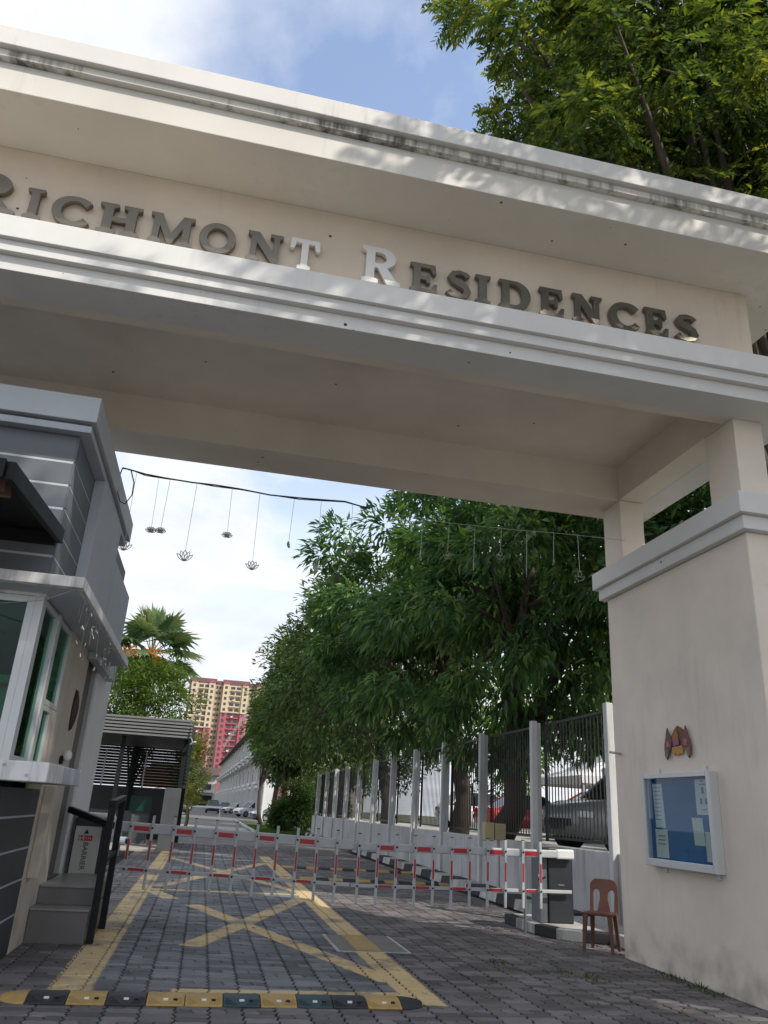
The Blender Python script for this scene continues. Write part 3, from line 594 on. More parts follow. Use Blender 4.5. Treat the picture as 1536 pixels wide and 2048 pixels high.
# awning over the front window
aw = thing('window_awning', 'dark sloping metal awning with slats fixed above the guardhouse window', 'awning', (-3.2, 6.3, 3.4))
AX1 = -1.505; a0, a1 = (GY - 0.004, 3.575), (5.14, 3.435)
def slope_board(x0, x1, t, dz=0.0, ya=a0, yb=a1):
    return MB().prism([(ya[0], ya[1] + dz), (ya[0], ya[1] + dz - t), (yb[0], yb[1] + dz - t), (yb[0], yb[1] + dz)], 0, x0, x1)
slope_board(-4.8, AX1 - 0.051, 0.03, 0.0).build('roof_sheet', M_black, aw)
for x in (AX1 - 0.05, -3.2, -4.85): slope_board(x, x + 0.05, 0.13, 0.005).build('rafter', M_black, aw, bevel=0.004)
M_slat = mat('rusty_slat', (0.22, 0.12, 0.09), 0.6, 0.3, 5)
for i in range(3): boxpart('slat', M_slat, aw, (-4.8, AX1 - 0.10, 5.20 + i * 0.16, 5.24 + i * 0.16, 3.30 + i * 0.012, 3.40 + i * 0.012), bevel=0.003)
boxpart('front_beam', M_black, aw, (-4.8, AX1 - 0.055, 5.10, 5.136, 3.31, 3.44))
boxpart('rear_beam', M_black, aw, (-4.8, AX1 - 0.055, 6.91, 6.955, 3.42, 3.53))
# icicle lights
fl = thing('fairy_lights', 'string of small icicle lights hanging under the guardhouse canopy', 'fairy lights', (-1.3, 8.5, 2.9))
wire_m = mat('thin_wire', (0.25, 0.25, 0.24), 0.5, 0.1, 3)
fp = [(-2.2, 6.66, 2.9), (-1.8, 6.64, 2.8), (-1.5, 6.66, 2.86), (-1.22, 6.66, 3.0), (-1.205, 7.4, 2.95), (-1.215, 8.2, 2.98), (-1.205, 9.2, 2.93), (-1.21, 10.6, 2.98)]
part('cable', wire_m, fl, lambda b: b.tube(fp, 0.003, 4))
M_bulb = mat('clear_bulb', (0.75, 0.76, 0.76), 0.25, 0.02, 4)
bulb0 = None
for i in range(46):
    t = rng.random(); y = 6.7 + 4.0 * t; d = rng.uniform(0.02, 0.42); p = (-1.22 + rng.normal(0, 0.02), y, 2.97 - d)
    if bulb0 is None: bulb0 = part('bulb', M_bulb, fl, lambda b: b.cyl((p[0], p[1], p[2]), (p[0], p[1], p[2] - 0.03), 0.0042, 5), origin=p)
    else: dup_mesh(bulb0, fl, p, (rng.normal(0, 0.5), rng.normal(0, 0.5), 0))
for i in range(20):
    y = 6.75 + i * 0.2; d = rng.uniform(0.12, 0.42); part('drop_wire', wire_m, fl, lambda b: b.tube([(-1.215, y, 2.96), (-1.22 + rng.normal(0, 0.02), y + rng.normal(0, 0.03), 2.96 - d)], 0.0018, 3))
# carved mask on the side wall, wall lamp, switch
mask = MB(); 
zc, yc = 2.27, 9.42
mask.loft([[(GX + dx, yc + ry * math.cos(a) * (1 - .55 * abs(math.sin(a)) ** 2), zc + rz * math.sin(a)) for a in [2 * math.pi * k / 14 for k in range(14)]] for dx, ry, rz in ((-0.001, .075, .235), (.03, .07, .21), (.05, .045, .13), (.06, .012, .05))])
mo = mask.build('wall_carving', mat('carved_brown_wood', (0.07, 0.03, 0.02), 0.5, 0.5, 18), smooth=True); tag(mo, 'dark brown carved wooden mask on the guardhouse side wall', 'carving')
wl = thing('wall_lamp', 'small white lamp fitting below the carved mask', 'lamp', (GX, 9.25, 1.75))
part('base', M_black, wl, lambda b: b.cyl((GX - 0.002, 9.25, 1.73), (GX + 0.03, 9.25, 1.73), 0.045, 12))
part('bulb', M_white, wl, lambda b: b.loft([[(GX + 0.07 + r * math.cos(a), 9.25 + r * math.sin(a), z) for a in [2 * math.pi * k / 12 for k in range(12)]] for z, r in ((1.72, .03), (1.76, .045), (1.80, .045), (1.83, .02))]), smooth=True)
# intercom duct on lower side wall
tag(boxpart('wall_duct', M_beige, None, (GX - 0.001, GX + 0.10, 8.7, 8.86, 0.62, 1.46), bevel=0.01), 'beige vertical duct below the guardhouse counter', 'duct')
# steps and handrail
st = thing('entrance_steps', 'grey tiled steps rising beside the guardhouse wall', 'steps', (-1.27, 9.8, 0))
boxpart('riser_block', M_tile, st, (GX + 0.003, -0.98, 9.20, 11.0, 0.0, 0.29), bevel=0.004)
boxpart('tread', M_tile2, st, (GX + 0.003, -0.975, 9.185, 9.52, 0.292, 0.312), bevel=0.003)
boxpart('riser_block', M_tile, st, (GX + 0.003, -0.98, 9.52, 11.0, 0.312, 0.475), bevel=0.004)
boxpart('tread', M_tile2, st, (GX + 0.003, -0.975, 9.505, 11.0, 0.477, 0.497), bevel=0.003)
hr = thing('handrail', 'black square metal handrail with two posts at the steps', 'handrail', (-0.95, 9.7, 0))
part('post', M_black, hr, lambda b: b.box(-0.965, -0.895, 9.24, 9.31, 0.0, 1.30), bevel=0.005)
part('post', M_black, hr, lambda b: b.box(-0.96, -0.89, 10.24, 10.31, 0.0, 1.37), bevel=0.005)
part('top_rail', M_black, hr, lambda b: b.bar((-0.93, 9.22, 1.33), (-0.925, 10.36, 1.39), 0.07, 0.055), bevel=0.008)
part('mid_rail', M_black, hr, lambda b: b.bar((-0.93, 9.31, 0.76), (-0.925, 10.24, 0.80), 0.05, 0.05), bevel=0.005)
part('wall_rail', M_black, hr, lambda b: b.bar((GX + 0.003, 10.6, 1.22), (-0.93, 9.55, 1.10), 0.06, 0.07), bevel=0.005)

# ------------------------------------------------------------------ boom barriers
M_boom = mat('boom_white', (0.46, 0.475, 0.485), 0.45, 0.08, 4)
M_cabl = mat('cabinet_cream', (0.50, 0.52, 0.46), 0.5, 0.08, 2)
M_cab = mat('cabinet_charcoal', (0.026, 0.031, 0.035), 0.45, 0.12, 3)
M_cab2 = mat('cabinet_grey_side', (0.13, 0.145, 0.155), 0.5, 0.1, 3)
lc = thing('barrier_cabinet', 'cream and black boom barrier cabinet lettered BARRIER behind the steps', 'barrier cabinet', (-1.3, 11.1, 0))
boxpart('housing', M_cab, lc, (-1.51, -1.10, 10.98, 11.32, 0.0, 1.13), bevel=0.012)
boxpart('front_panel', M_cabl, lc, (-1.49, -1.18, 10.965, 10.979, 0.1, 1.03), bevel=0.004)
boxpart('lid', M_whited, lc, (-1.53, -1.08, 10.95, 11.36, 1.132, 1.19), bevel=0.02)
boxpart('side_panel', M_cabl, lc, (-1.099, -1.085, 11.02, 11.28, 0.1, 1.0), bevel=0.004)
M_ink = mat('black_print', (0.012, 0.012, 0.013), 0.5, 0.1, 5)
tm = text_mesh('BARRIER', 0.084, 0.003); tm.materials.clear(); tm.materials.append(M_ink)
to = link('lettering', tm, lc, (-1.37, 10.963, 0.85)); to.rotation_euler = (R(90), R(90), 0)
boxpart('logo_patch', mat('logo_red', (0.5, 0.03, 0.03), 0.45, 0.05, 4), lc, (-1.44, -1.275, 10.961, 10.9645, 0.865, 0.925))
part('logo_mark', M_boom, lc, lambda b: b.prism([(-1.43, .875), (-1.414, .875), (-1.385, .902), (-1.385, .875), (-1.369, .875), (-1.369, .915), (-1.385, .915), (-1.414, .888), (-1.414, .915), (-1.43, .915)], 1, 10.9585, 10.9608))
for i in range(3): boxpart('logo_mark', M_boom, lc, (-1.352 + i * .024, -1.344 + i * .024, 10.9586, 10.9608, .88, .91))
part('arrow_mark', M_ink, lc, lambda b: b.prism([(-1.385, .945), (-1.325, .945), (-1.355, 1.0)], 1, 10.961, 10.9645))

def boom(name, label, xa, xb, za, zb, y, picks, seed, th=0.12, first_red=0):
    t = thing(name, label, 'boom barrier', ((xa + xb) / 2, y, 0))
    zt = lambda x: za + (zb - za) * (x - xa) / (xb - xa)
    part('arm', M_boom, t, lambda b: b.bar((xa, y, za), (xb, y, zb), 0.06, th), bevel=0.015)
    part('lower_rail', M_boom, t, lambda b: b.bar((xa + .02, y, za - 0.47), (xb - .02, y, zb - 0.47), 0.03, 0.042), bevel=0.005)
    for i, x in enumerate(picks):
        z = zt(x); lean = 0.0
        p = part('picket', M_boom, t, lambda b: b.box(x - 0.017, x + 0.017, y - 0.062, y - 0.034, z - 0.68, z + 0.155), bevel=0.004)
        boxpart('red_band', M_red, p, (x - 0.011, x + 0.011, y - 0.0655, y - 0.0632, z - 0.36, z - 0.13))
        part('picket_cap', M_black, p, lambda b: b.box(x - 0.018, x + 0.018, y - 0.063, y - 0.033, z + 0.156, z + 0.166))
        part('bolt', M_black, p, lambda b: b.cyl((x, y - 0.062, z + 0.01), (x, y - 0.071, z + 0.01), 0.013, 8))
        part('bolt', M_black, p, lambda b: b.cyl((x, y - 0.062, z - 0.47), (x, y - 0.071, z - 0.47), 0.013, 8))
    for i in range(len(picks) - 1):
        if (i + first_red) % 2: continue
        x0, x1 = picks[i] + 0.035, picks[i + 1] - 0.035
        if x1 - x0 < 0.08: continue
        zc_ = zt((x0 + x1) / 2)
        part('red_sticker', M_red, t, lambda b: b.bar((x0, y - 0.0315, zt(x0) - 0.005), (x1, y - 0.0315, zt(x1) - 0.005), 0.002, 0.056))
        part('red_sticker', M_red, t, lambda b: b.bar((x0, y - 0.0165, zt(x0) - 0.47), (x1, y - 0.0165, zt(x1) - 0.47), 0.002, 0.032))
    return t
lp = [-0.82 + i * 0.259 for i in range(11)]
bl = boom('boom_barrier', 'white and red picket boom reaching right from the cream cabinet', -1.06, 1.99, 1.06, 0.985, 10.80, lp, 1, first_red=0)
boxpart('hub_bracket', M_white, bl, (-1.09, -1.02, 10.74, 10.98, 0.93, 1.16), bevel=0.01)
rp_ = [2.09 + i * 0.254 for i in range(11)]
br = boom('boom_barrier', 'white and red picket boom reaching left from the dark cabinet', 2.0, 5.12, 0.965, 1.0, 10.95, rp_, 2, th=0.10, first_red=1)
part('end_cap', M_white, br, lambda b: b.bar((4.88, 10.95, 1.0), (5.14, 10.95, 1.003), 0.075, 0.125), bevel=0.02)
part('rest_post', M_cab2, br, lambda b: b.cyl((4.42, 10.95, 0.0), (4.42, 10.95, 0.94), 0.02, 10))
rc = thing('barrier_cabinet', 'charcoal boom barrier cabinet standing on the painted kerb near the chair', 'barrier cabinet', (5.15, 11.15, 0))
boxpart('housing', M_cab, rc, (4.80, 5.16, 11.02, 11.38, 0.132, 1.07), bevel=0.012)
boxpart('side_plate', M_cab2, rc, (4.68, 4.798, 11.05, 11.36, 0.132, 1.02), bevel=0.01)
part('sensor', M_steel, rc, lambda b: b.cyl((4.72, 11.05, 0.70), (4.66, 10.96, 0.72), 0.035, 12))
part('sensor_arm', M_black, rc, lambda b: b.cyl((4.64, 11.0, 0.66), (4.74, 11.0, 0.70), 0.012, 8))
boxpart('lock_plate', M_steel, rc, (4.94, 5.03, 11.015, 11.021, 0.60, 0.615))

# ------------------------------------------------------------------ kerbs
M_kw = mat('kerb_white', (0.52, 0.51, 0.48), 0.8, 0.2, 5, bump=0.15, streak=0.7, streak_col=(0.12, 0.11, 0.10), streak_lo=0.42)
M_kb = mat('kerb_black', (0.035, 0.036, 0.037), 0.8, 0.25, 5, bump=0.15)
kb = thing('kerb', 'black and white painted kerb below the railing wall', 'kerb', (5.6, 20, 0))
y = 12.0; i = 0
while y < 45:
    L = 0.92; xk = 5.36 + 0.012 * (y - 12)
    xk = min(xk, 5.62)
    part('kerb_block', M_kw if i % 2 else M_kb, kb, lambda b: b.prism([(xk, 0), (xk + 0.03, 0.16), (5.89, 0.16), (5.89, 0)], 1, y + 0.006, y + L - 0.006), bevel=0.012); y += L; i += 1
ki = thing('kerb_island', 'low painted kerb island under the charcoal barrier cabinet', 'kerb', (5.1, 10.8, 0))
pts = [(4.52, 12.0), (4.52, 11.55), (4.55, 10.95), (4.68, 10.55), (4.95, 10.33), (5.30, 10.2), (5.9, 10.1)]
inn = [(4.66, 12.0), (4.66, 11.56), (4.69, 11.02), (4.80, 10.70), (5.02, 10.50), (5.34, 10.38), (5.9, 10.29)]
for i in range(len(pts) - 1):
    q = [pts[i], pts[i + 1], inn[i + 1], inn[i]]
    part('kerb_block', M_kw if i % 2 else M_kb, ki, lambda b: b.prism(q, 2, 0.0, 0.128), bevel=0.012)
part('infill', M_concrete, ki, lambda b: b.prism([(x_ + 0.002, y_ + 0.002) for x_, y_ in inn] + [(5.9, 12.0)], 2, 0.0, 0.129))
tag(part('kerb_stub', M_kw, None, lambda b: b.box(5.28, 5.46, 9.34, 10.06, 0.0, 0.15), bevel=0.02), 'short white kerb piece between chair and pillar', 'kerb')

# ------------------------------------------------------------------ railing wall
rw = tag(part('retaining_wall', M_concrete, None, lambda b: b.box(5.91, 6.14, 9.3, 45.0, 0.0, 1.04), bevel=0.015), 'low grey rendered wall carrying the railings along the driveway', 'wall')
M_bark2 = mat('rail_black', (0.014, 0.015, 0.016), 0.45, 0.1, 5)
fe = thing('railing_fence', 'black vertical bar railings between tall white posts on the wall', 'fence', (5.9, 27, 0))
py = [11.2 + 2.93 * k for k in range(12)]
post0 = bar0 = None
M_post = mat('post_white', (0.56, 0.57, 0.57), 0.6, 0.1, 2.5, bump=0.06, streak=0.6, streak_col=(0.24, 0.22, 0.19), streak_lo=0.55)
for k, yy in enumerate(py):
    x0 = 5.64 if k else 5.66
    if post0 is None:
        post0 = part('post', M_post, fe, lambda b: b.box(5.84, 5.955, yy - 0.06, yy + 0.06, 0.02, 3.17), bevel=0.012)
        back0 = part('post_web', M_post, fe, lambda b: b.box(5.957, 6.03, yy - 0.05, yy + 0.06, 1.042, 3.14), bevel=0.012)
    else: dup_mesh(post0, fe, (WL[post0].x, yy, WL[post0].z)); dup_mesh(back0, fe, (WL[back0].x, yy + .01, WL[back0].z))
    for dz in (1.25, 2.9): boxpart('hinge', M_black, fe, (6.0, 6.1, yy + 0.072, yy + 0.15, dz, dz + 0.06))
    if k == len(py) - 1: break
    y0, y1 = yy + 0.16, py[k + 1] - 0.16
    for z in (1.14, 3.08): boxpart('rail', M_bark2, fe, (6.05, 6.09, y0, y1, z, z + 0.04))
    for yv in (y0, y1): boxpart('stile', M_bark2, fe, (6.05, 6.095, yv - 0.022, yv + 0.022, 1.09, 3.12))
    nb = 20
    for j in range(1, nb):
        yb_ = y0 + (y1 - y0) * j / nb
        if bar0 is None: bar0 = part('bar', M_bark2, fe, lambda b: b.box(6.062, 6.078, yb_ - 0.008, yb_ + 0.008, 1.182, 3.078))
        else: dup_mesh(bar0, fe, (WL[bar0].x, yb_, WL[bar0].z))
# tan control box on a pole in front of the railings
cb = thing('control_box', 'pair of tan weatherproof boxes on a pole before the railings', 'box', (5.5, 14.9, 0))
part('pole', M_concrete, cb, lambda b: b.cyl((5.5, 14.9, 0), (5.5, 14.9, 1.22), 0.03, 10))
M_tan = mat('tan_plastic', (0.42, 0.35, 0.20), 0.55, 0.12, 5)
boxpart('box', M_tan, cb, (5.20, 5.38, 14.8, 14.98, 1.02, 1.34), bevel=0.015); boxpart('box', M_tan, cb, (5.40, 5.62, 14.83, 15.0, 1.04, 1.33), bevel=0.015)
tag(part('bracket_cable', M_black, None, lambda b: b.tube([(5.84, 17.03, 2.15), (5.73, 16.95, 2.16), (5.66, 16.95, 2.1), (5.65, 16.95, 1.9), (5.71, 16.96, 1.75), (5.69, 16.96, 1.6)], 0.012, 6)), 'black cable hook hanging on a white railing post', 'cable')

# ------------------------------------------------------------------ speed humps
M_ry = mat('hump_yellow', (0.43, 0.29, 0.10), 0.65, 0.25, 6, bump=0.1, streak=0.3, streak_col=(0.2, 0.15, 0.08), streak_lo=0.5)
M_rb = mat('hump_black', (0.030, 0.032, 0.036), 0.6, 0.25, 6, bump=0.1)
M_rt = mat('hump_teal_black', (0.035, 0.065, 0.072), 0.6, 0.25, 6, bump=0.1)
M_stud = mat('reflector', (0.7, 0.7, 0.66), 0.25, 0.05, 5)
sb = thing('speed_hump', 'black and yellow rubber speed hump across the foreground paving', 'speed hump', (0.4, 6.88, 0))
H0, Yc, half = 0.05, 6.88, 0.18
prof = [(-half, 0.0), (-half, 0.012), (-0.07, H0 - 0.006), (0, H0), (0.07, H0 - 0.006), (half, 0.012), (half, 0.0)]
def hump_seg(x0, x1, mt, k):
    s = part('hump_piece', mt, sb, lambda b: b.prism([(Yc + p[0], p[1]) for p in prof], 0, x0, x1), bevel=0.004)
    cx = (x0 + x1) / 2; ribs = MB()
    for i in range(5):
        for sg in (-1, 1):
            for side in (-1, 1):
                d = 0.012 + i * 0.022
                xa = cx + sg * (0.02 + d); xb = cx + sg * min(0.122, 0.02 + d + 0.08)
                ya, yb = 0.165 * side, (0.165 - abs(xb - xa)) * side
                if abs(xb - xa) < 0.02: continue
                zf = lambda yv: 0.012 + (H0 - 0.006 - 0.012) * (half - abs(yv)) / (half - 0.07) if abs(yv) > 0.07 else H0 - 0.006
                ribs.bar((xa, Yc + ya, zf(ya) + 0.001), (xb, Yc + yb, zf(yb) + 0.001), 0.007, 0.006)
    ribs.build('ribs', mt, s)
    boxpart('reflector', M_stud, s, (cx - 0.018, cx + 0.018, Yc - 0.125, Yc - 0.10, 0.026, 0.040), bevel=0.003)
    part('bolt_recess', M_black, s, lambda b: b.cyl((cx + 0.07, Yc - 0.115, 0.022), (cx + 0.07, Yc - 0.115, 0.040), 0.016, 10))
edges = [0.33 + (q - 0.33) * 1.045 for q in (-0.985, -0.72, -0.46, -0.19, 0.075, 0.34, 0.605, 0.87, 1.13, 1.385, 1.645)]
mats = [M_rb, M_ry, M_rb, M_ry, M_ry, M_rt, M_ry, M_rt, M_rb, M_ry]
for k in range(10): hump_seg(edges[k] + 0.003, edges[k + 1] - 0.003, mats[k], k)
def hump_end(x0, sg, mt):
    rings = []
    for t in (0, 0.35, 0.7, 0.9, 1.0):
        w = math.sqrt(max(0.0, 1 - t * t)) * 0.97 + 0.03; rings.append([(x0 + sg * 0.2 * t, Yc + p[0] * w, p[1] * (0.35 + 0.65 * w)) for p in prof])
    part('hump_end', mt, sb, lambda b: b.loft(rings), bevel=0.003)
hump_end(edges[0], -1, M_ry); hump_end(edges[-1], 1, M_rb)
for yy, xa, lab in ((17.85, 2.2, 'nearer of two narrow speed humps beyond the boom barrier'), (20.9, 2.1, 'farther of two narrow speed humps beyond the boom barrier')):
    t = thing('speed_hump', lab, 'speed hump', (3.6, yy, 0), 'narrow humps beyond the booms')
    x = xa; k = 0
    while x < 5.2:
        part('hump_piece', M_ry if k % 2 == 0 else M_rb, t, lambda b: b.prism([(yy + p[0] * 0.8, p[1]) for p in prof], 0, x + 0.003, x + 0.297), bevel=0.004); x += 0.3; k += 1

# ------------------------------------------------------------------ chair, notice board, plaque
M_chair = mat('brown_plastic', (0.15, 0.06, 0.042), 0.45, 0.12, 6)
ch = thing('plastic_chair', 'brown plastic chair standing against the gate pillar', 'chair', (0, 0, 0))
part('seat', M_chair, ch, lambda b: b.loft([[(x * s, y * s + 0.0, z) for x, y in ((-.2, -.19), (-.1, -.21), (.1, -.21), (.2, -.19), (.205, 0), (.18, .18), (-.18, .18), (-.205, 0))] for s, z in ((0.97, .405), (1.0, .42), (1.0, .435), (0.9, .428))]), bevel=0.008)
for sx in (-1, 1):
    part('leg', M_chair, ch, lambda b: b.loft([[(sx * (.165 + .03 * t) + dx * w, -.165 - .025 * t + dy * w, .41 * (1 - t)) for dx, dy in ((-1, -1), (1, -1), (1, 1), (-1, 1))] for t, w in ((0, .030), (.5, .024), (1, .018))]), bevel=0.005)
    part('leg', M_chair, ch, lambda b: b.loft([[(sx * (.155 + .03 * t) + dx * w, .15 + .055 * t + dy * w, .41 * (1 - t)) for dx, dy in ((-1, -1), (1, -1), (1, 1), (-1, 1))] for t, w in ((0, .030), (.5, .024), (1, .018))]), bevel=0.005)
me = flat_shape([[(-.19, .0)] + arc(-.09, .30, .10, .085, 180, 90, 6) + arc(.09, .30, .10, .085, 90, 0, 6) + [(.19, .0), (.15, .0), (.155, .20)] + arc(.105, .22, .05, .05, 10, 170, 6) + [(.05, .16), (.085, .0), (-.085, .0), (-.05, .16)] + arc(-.105, .22, .05, .05, 10, 170, 6) + [(-.155, .20), (-.15, .0)]], 0.022, 0.004)
me.materials.clear(); me.materials.append(M_chair); me.name = 'backrest'
o = link('backrest', me, ch, (0, .165, .42)); o.rotation_euler = (R(80), 0, 0)
ch.location = (4.90, 9.72, 0.0); ch.rotation_euler = (0, 0, R(-42)); ch.scale = (0.88, 0.88, 0.97)

nb_ = thing('notice_board', 'glazed aluminium notice board with blue backing on the pillar', 'notice board', (4.9, 7.85, 1.0))
y0, y1, z0, z1 = 7.21, 8.50, 1.03, 1.97; xf = 4.845
boxpart('back_panel', M_alu, nb_, (4.92, 4.948, y0 + .01, y1 - .01, z0 + .01, z1 - .01))
boxpart('pin_board', mat('blue_felt', (0.02, 0.13, 0.30), 0.9, 0.12, 2.5), nb_, (4.912, 4.9198, y0 + .04, y1 - .04, z0 + .04, z1 - .04))
for a in ((xf, 4.948, y0, y0 + .055, z0, z1), (xf, 4.948, y1 - .055, y1, z0, z1), (xf, 4.948, y0 + .056, y1 - .056, z0, z0 + .075), (xf, 4.948, y0 + .056, y1 - .056, z1 - .05, z1)):
    boxpart('frame_bar', M_alu, nb_, a, bevel=0.006)
boxpart('pane', glassmat('clear_glass', (0.9, 0.95, 0.97), 0.9, 0.95), nb_, (xf + .02, xf + .024, y0 + .05, y1 - .05, z0 + .06, z1 - .04))
for yy in (7.40, 8.28): boxpart('fixing_tab', M_alu, nb_, (4.93, 4.949, yy - .035, yy + .035, z1 + .002, z1 + .06), bevel=0.004)
for yy in (7.33, 8.25): boxpart('fixing_tab', M_alu, nb_, (4.93, 4.949, yy - .03, yy + .03, z0 - .055, z0 - .002), bevel=0.004)
M_paper = mat('white_paper', (0.62, 0.65, 0.66), 0.9, 0.05, 4); M_paper2 = mat('cream_paper', (0.60, 0.62, 0.56), 0.9, 0.06, 4)
M_print = mat('grey_print', (0.22, 0.23, 0.25), 0.9, 0.1, 6)
def paper(lab, ya, yb, za, zb, mt, marks, tilt=0.0, xx=4.9095):
    s = thing('notice_sheet', lab, 'notice', (xx, (ya + yb) / 2, za), 'sheets pinned in the notice board')
    part('sheet', mt, s, lambda b: b.add([(xx, ya + tilt, za), (xx, yb + tilt, za), (xx - .002, yb, zb), (xx - .001, ya, zb), (xx + .0012, ya + tilt, za), (xx + .0012, yb + tilt, za), (xx - .0008, yb, zb), (xx + .0002, ya, zb)],
         [(0, 1, 2, 3), (7, 6, 5, 4), (0, 4, 5, 1), (1, 5, 6, 2), (2, 6, 7, 3), (3, 7, 4, 0)]))
    for (a, b_, c, d) in marks: boxpart('print', M_print, s, (xx - .0042, xx - .0034, a, b_, c, d))
paper('long white printed sheet at the left of the notice board', 8.18, 8.37, 1.42, 1.87, M_paper, [(8.21, 8.34, z, z + .006) for z in np.linspace(1.5, 1.83, 9)], -0.03)
paper('white notice with three heavy lines at lower left', 8.12, 8.36, 1.12, 1.40, M_paper2, [(8.17, 8.31, z, z + .012) for z in (1.25, 1.29, 1.33)])
paper('white sheet with three small pictures at upper right', 7.30, 7.55, 1.56, 1.90, M_paper, [(7.40, 7.44, 1.76, 1.82), (7.44, 7.475, 1.66, 1.715), (7.355, 7.39, 1.66, 1.715), (7.36, 7.48, 1.845, 1.852), (7.40, 7.44, 1.875, 1.885), (7.38, 7.46, 1.605, 1.612)])
paper('folded plain sheet pinned right of the board centre', 7.47, 7.65, 1.27, 1.53, M_paper2, [(7.472, 7.648, 1.40, 1.402), (7.58, 7.61, 1.515, 1.522)], -0.02)
paper('plain sheet at the lower right edge of the board', 7.275, 7.44, 1.13, 1.40, M_paper2, [])

pq = thing('wall_plaque', 'small painted wooden plaque with leaf shapes above the notice board', 'plaque', (4.94, 7.86, 2.14))
def plq(nm, poly, col, d0, d1):
    part(nm, mat('plaque_' + nm + str(round(col[0], 2)), col, 0.6, 0.35, 25), pq, lambda b: b.prism([(7.83 - y_ * 1.3, 2.29 + z_ * 1.08) for y_, z_ in poly], 0, 4.949 - d1, 4.949 - d0), bevel=0.003)
plq('house', [(-.12, -.02), (-.10, .06), (-.05, .12), (0.0, .16), (.05, .135), (.10, .09), (.12, .04), (.10, -.04), (-.08, -.05)], (0.17, 0.07, 0.035), 0, .018)
plq('gable', [(-.08, .02), (-.06, .08), (-.01, .13), (.02, .07), (.01, .0)], (0.36, 0.16, 0.05), .019, .027)
plq('banner', [(-.09, -.10), (-.06, -.125), (-.03, -.11), (0, -.13), (.03, -.112), (.06, -.12), (.075, -.09), (.07, -.035), (-.08, -.045)], (0.48, 0.27, 0.07), .012, .03)
plq('window', [(-.06, -.035), (.03, -.03), (.03, .025), (-.06, .015)], (0.32, 0.10, 0.25), .028, .033)
for sg, tone in ((-1, 0.0), (1, 0.04)):
    mir = lambda P: [(sg * a, b) for a, b in P]
    plq('leaf', mir([(.07, .03), (.10, .06), (.12, .11), (.135, .15), (.155, .10), (.165, .05), (.185, .0), (.195, -.06), (.185, -.13), (.16, -.165), (.135, -.13), (.12, -.08), (.09, -.05)]), (0.15 + tone, 0.085, 0.085), .019, .034)
    plq('leaf_tip', mir([(.13, -.07), (.185, -.06), (.182, -.12), (.16, -.155), (.14, -.125)]), (0.20 + tone, 0.18, 0.085), .035, .039)
    plq('flower', mir([(.095, -.04), (.15, -.045), (.16, .015), (.11, .025)]), (0.38 + tone, 0.15, 0.18), .035, .04)
tag(part('wall_hook', M_concrete, None, lambda b: b.tube([(4.951, 9.12, 2.24), (4.80, 9.12, 2.25)], 0.014, 6)), 'short metal pin sticking out of the pillar edge', 'pin')

# ------------------------------------------------------------------ hanging ornaments
def at_y(u, v, yv):
    d = CR @ _nz(np.array([u - 768, v - 1024, 1548.])); t = yv / d[1]; return np.array((0, 0, CAMH)) + t * d
M_orn = mat('silver_wire', (0.42, 0.42, 0.41), 0.4, 0.05, 4, metal=0.4)
M_cable = mat('black_cable', (0.02, 0.02, 0.022), 0.6, 0.1, 4)
WY = 8.70
wp = [(243, 936), (262, 940), (290, 948), (330, 956), (385, 965), (430, 970), (480, 978), (540, 990), (600, 996), (690, 1003), (740, 1018), (800, 1030), (900, 1046), (1035, 1060), (1110, 1066), (1180, 1073), (1252, 1080)]
wpts = [tuple(at_y(u, v, WY)) for u, v in wp]
wpts[0] = (-1.405, 8.69, wpts[0][2]); wpts[-1] = (4.949, 8.72, wpts[-1][2])
cable = thing('overhead_cable', 'black cable strung from the guardhouse parapet to the gate pillar', 'cable', wpts[0])
part('strand', M_cable, cable, lambda b: b.tube(wpts[:11], 0.009, 6)); part('strand', M_cable, cable, lambda b: b.tube([(x, y + 0.02, z + 0.012 * math.sin(i * 2.1)) for i, (x, y, z) in enumerate(wpts[:11])], 0.006, 5))
part('thin_strand', M_orn, cable, lambda b: b.tube(wpts[10:], 0.004, 5))
lp_ = [tuple(at_y(u, v, WY - 0.02)) for u, v in ((262, 940), (268, 965), (264, 990), (250, 1008), (240, 1003), (235, 985), (238, 955), (245, 936))]
part('loop', M_cable, cable, lambda b: b.tube(lp_, 0.007, 6))
def wire_z(x):
    for a, b_ in zip(wpts[:-1], wpts[1:]):
        if a[0] <= x <= b_[0]: return a[2] + (b_[2] - a[2]) * (x - a[0]) / (b_[0] - a[0])
    return wpts[-1][2]
def petal(b, w, h, lean, cz, ca, yo, r):
    L = []
    for k in range(9):
        t = k / 8; L.append((-w * math.sin(math.pi * t) * 0.5, h * t))
    for k in range(7, 0, -1):
        t = k / 8; L.append((w * math.sin(math.pi * t) * 0.5, h * t))
    c, s_ = math.cos(lean), math.sin(lean)
    b.tube([((x * c + z * s_) * ca, (x * c + z * s_) * math.sin(math.acos(min(1, ca))) + yo, cz - x * s_ + z * c) for x, z in L], r, 4, closed=True)
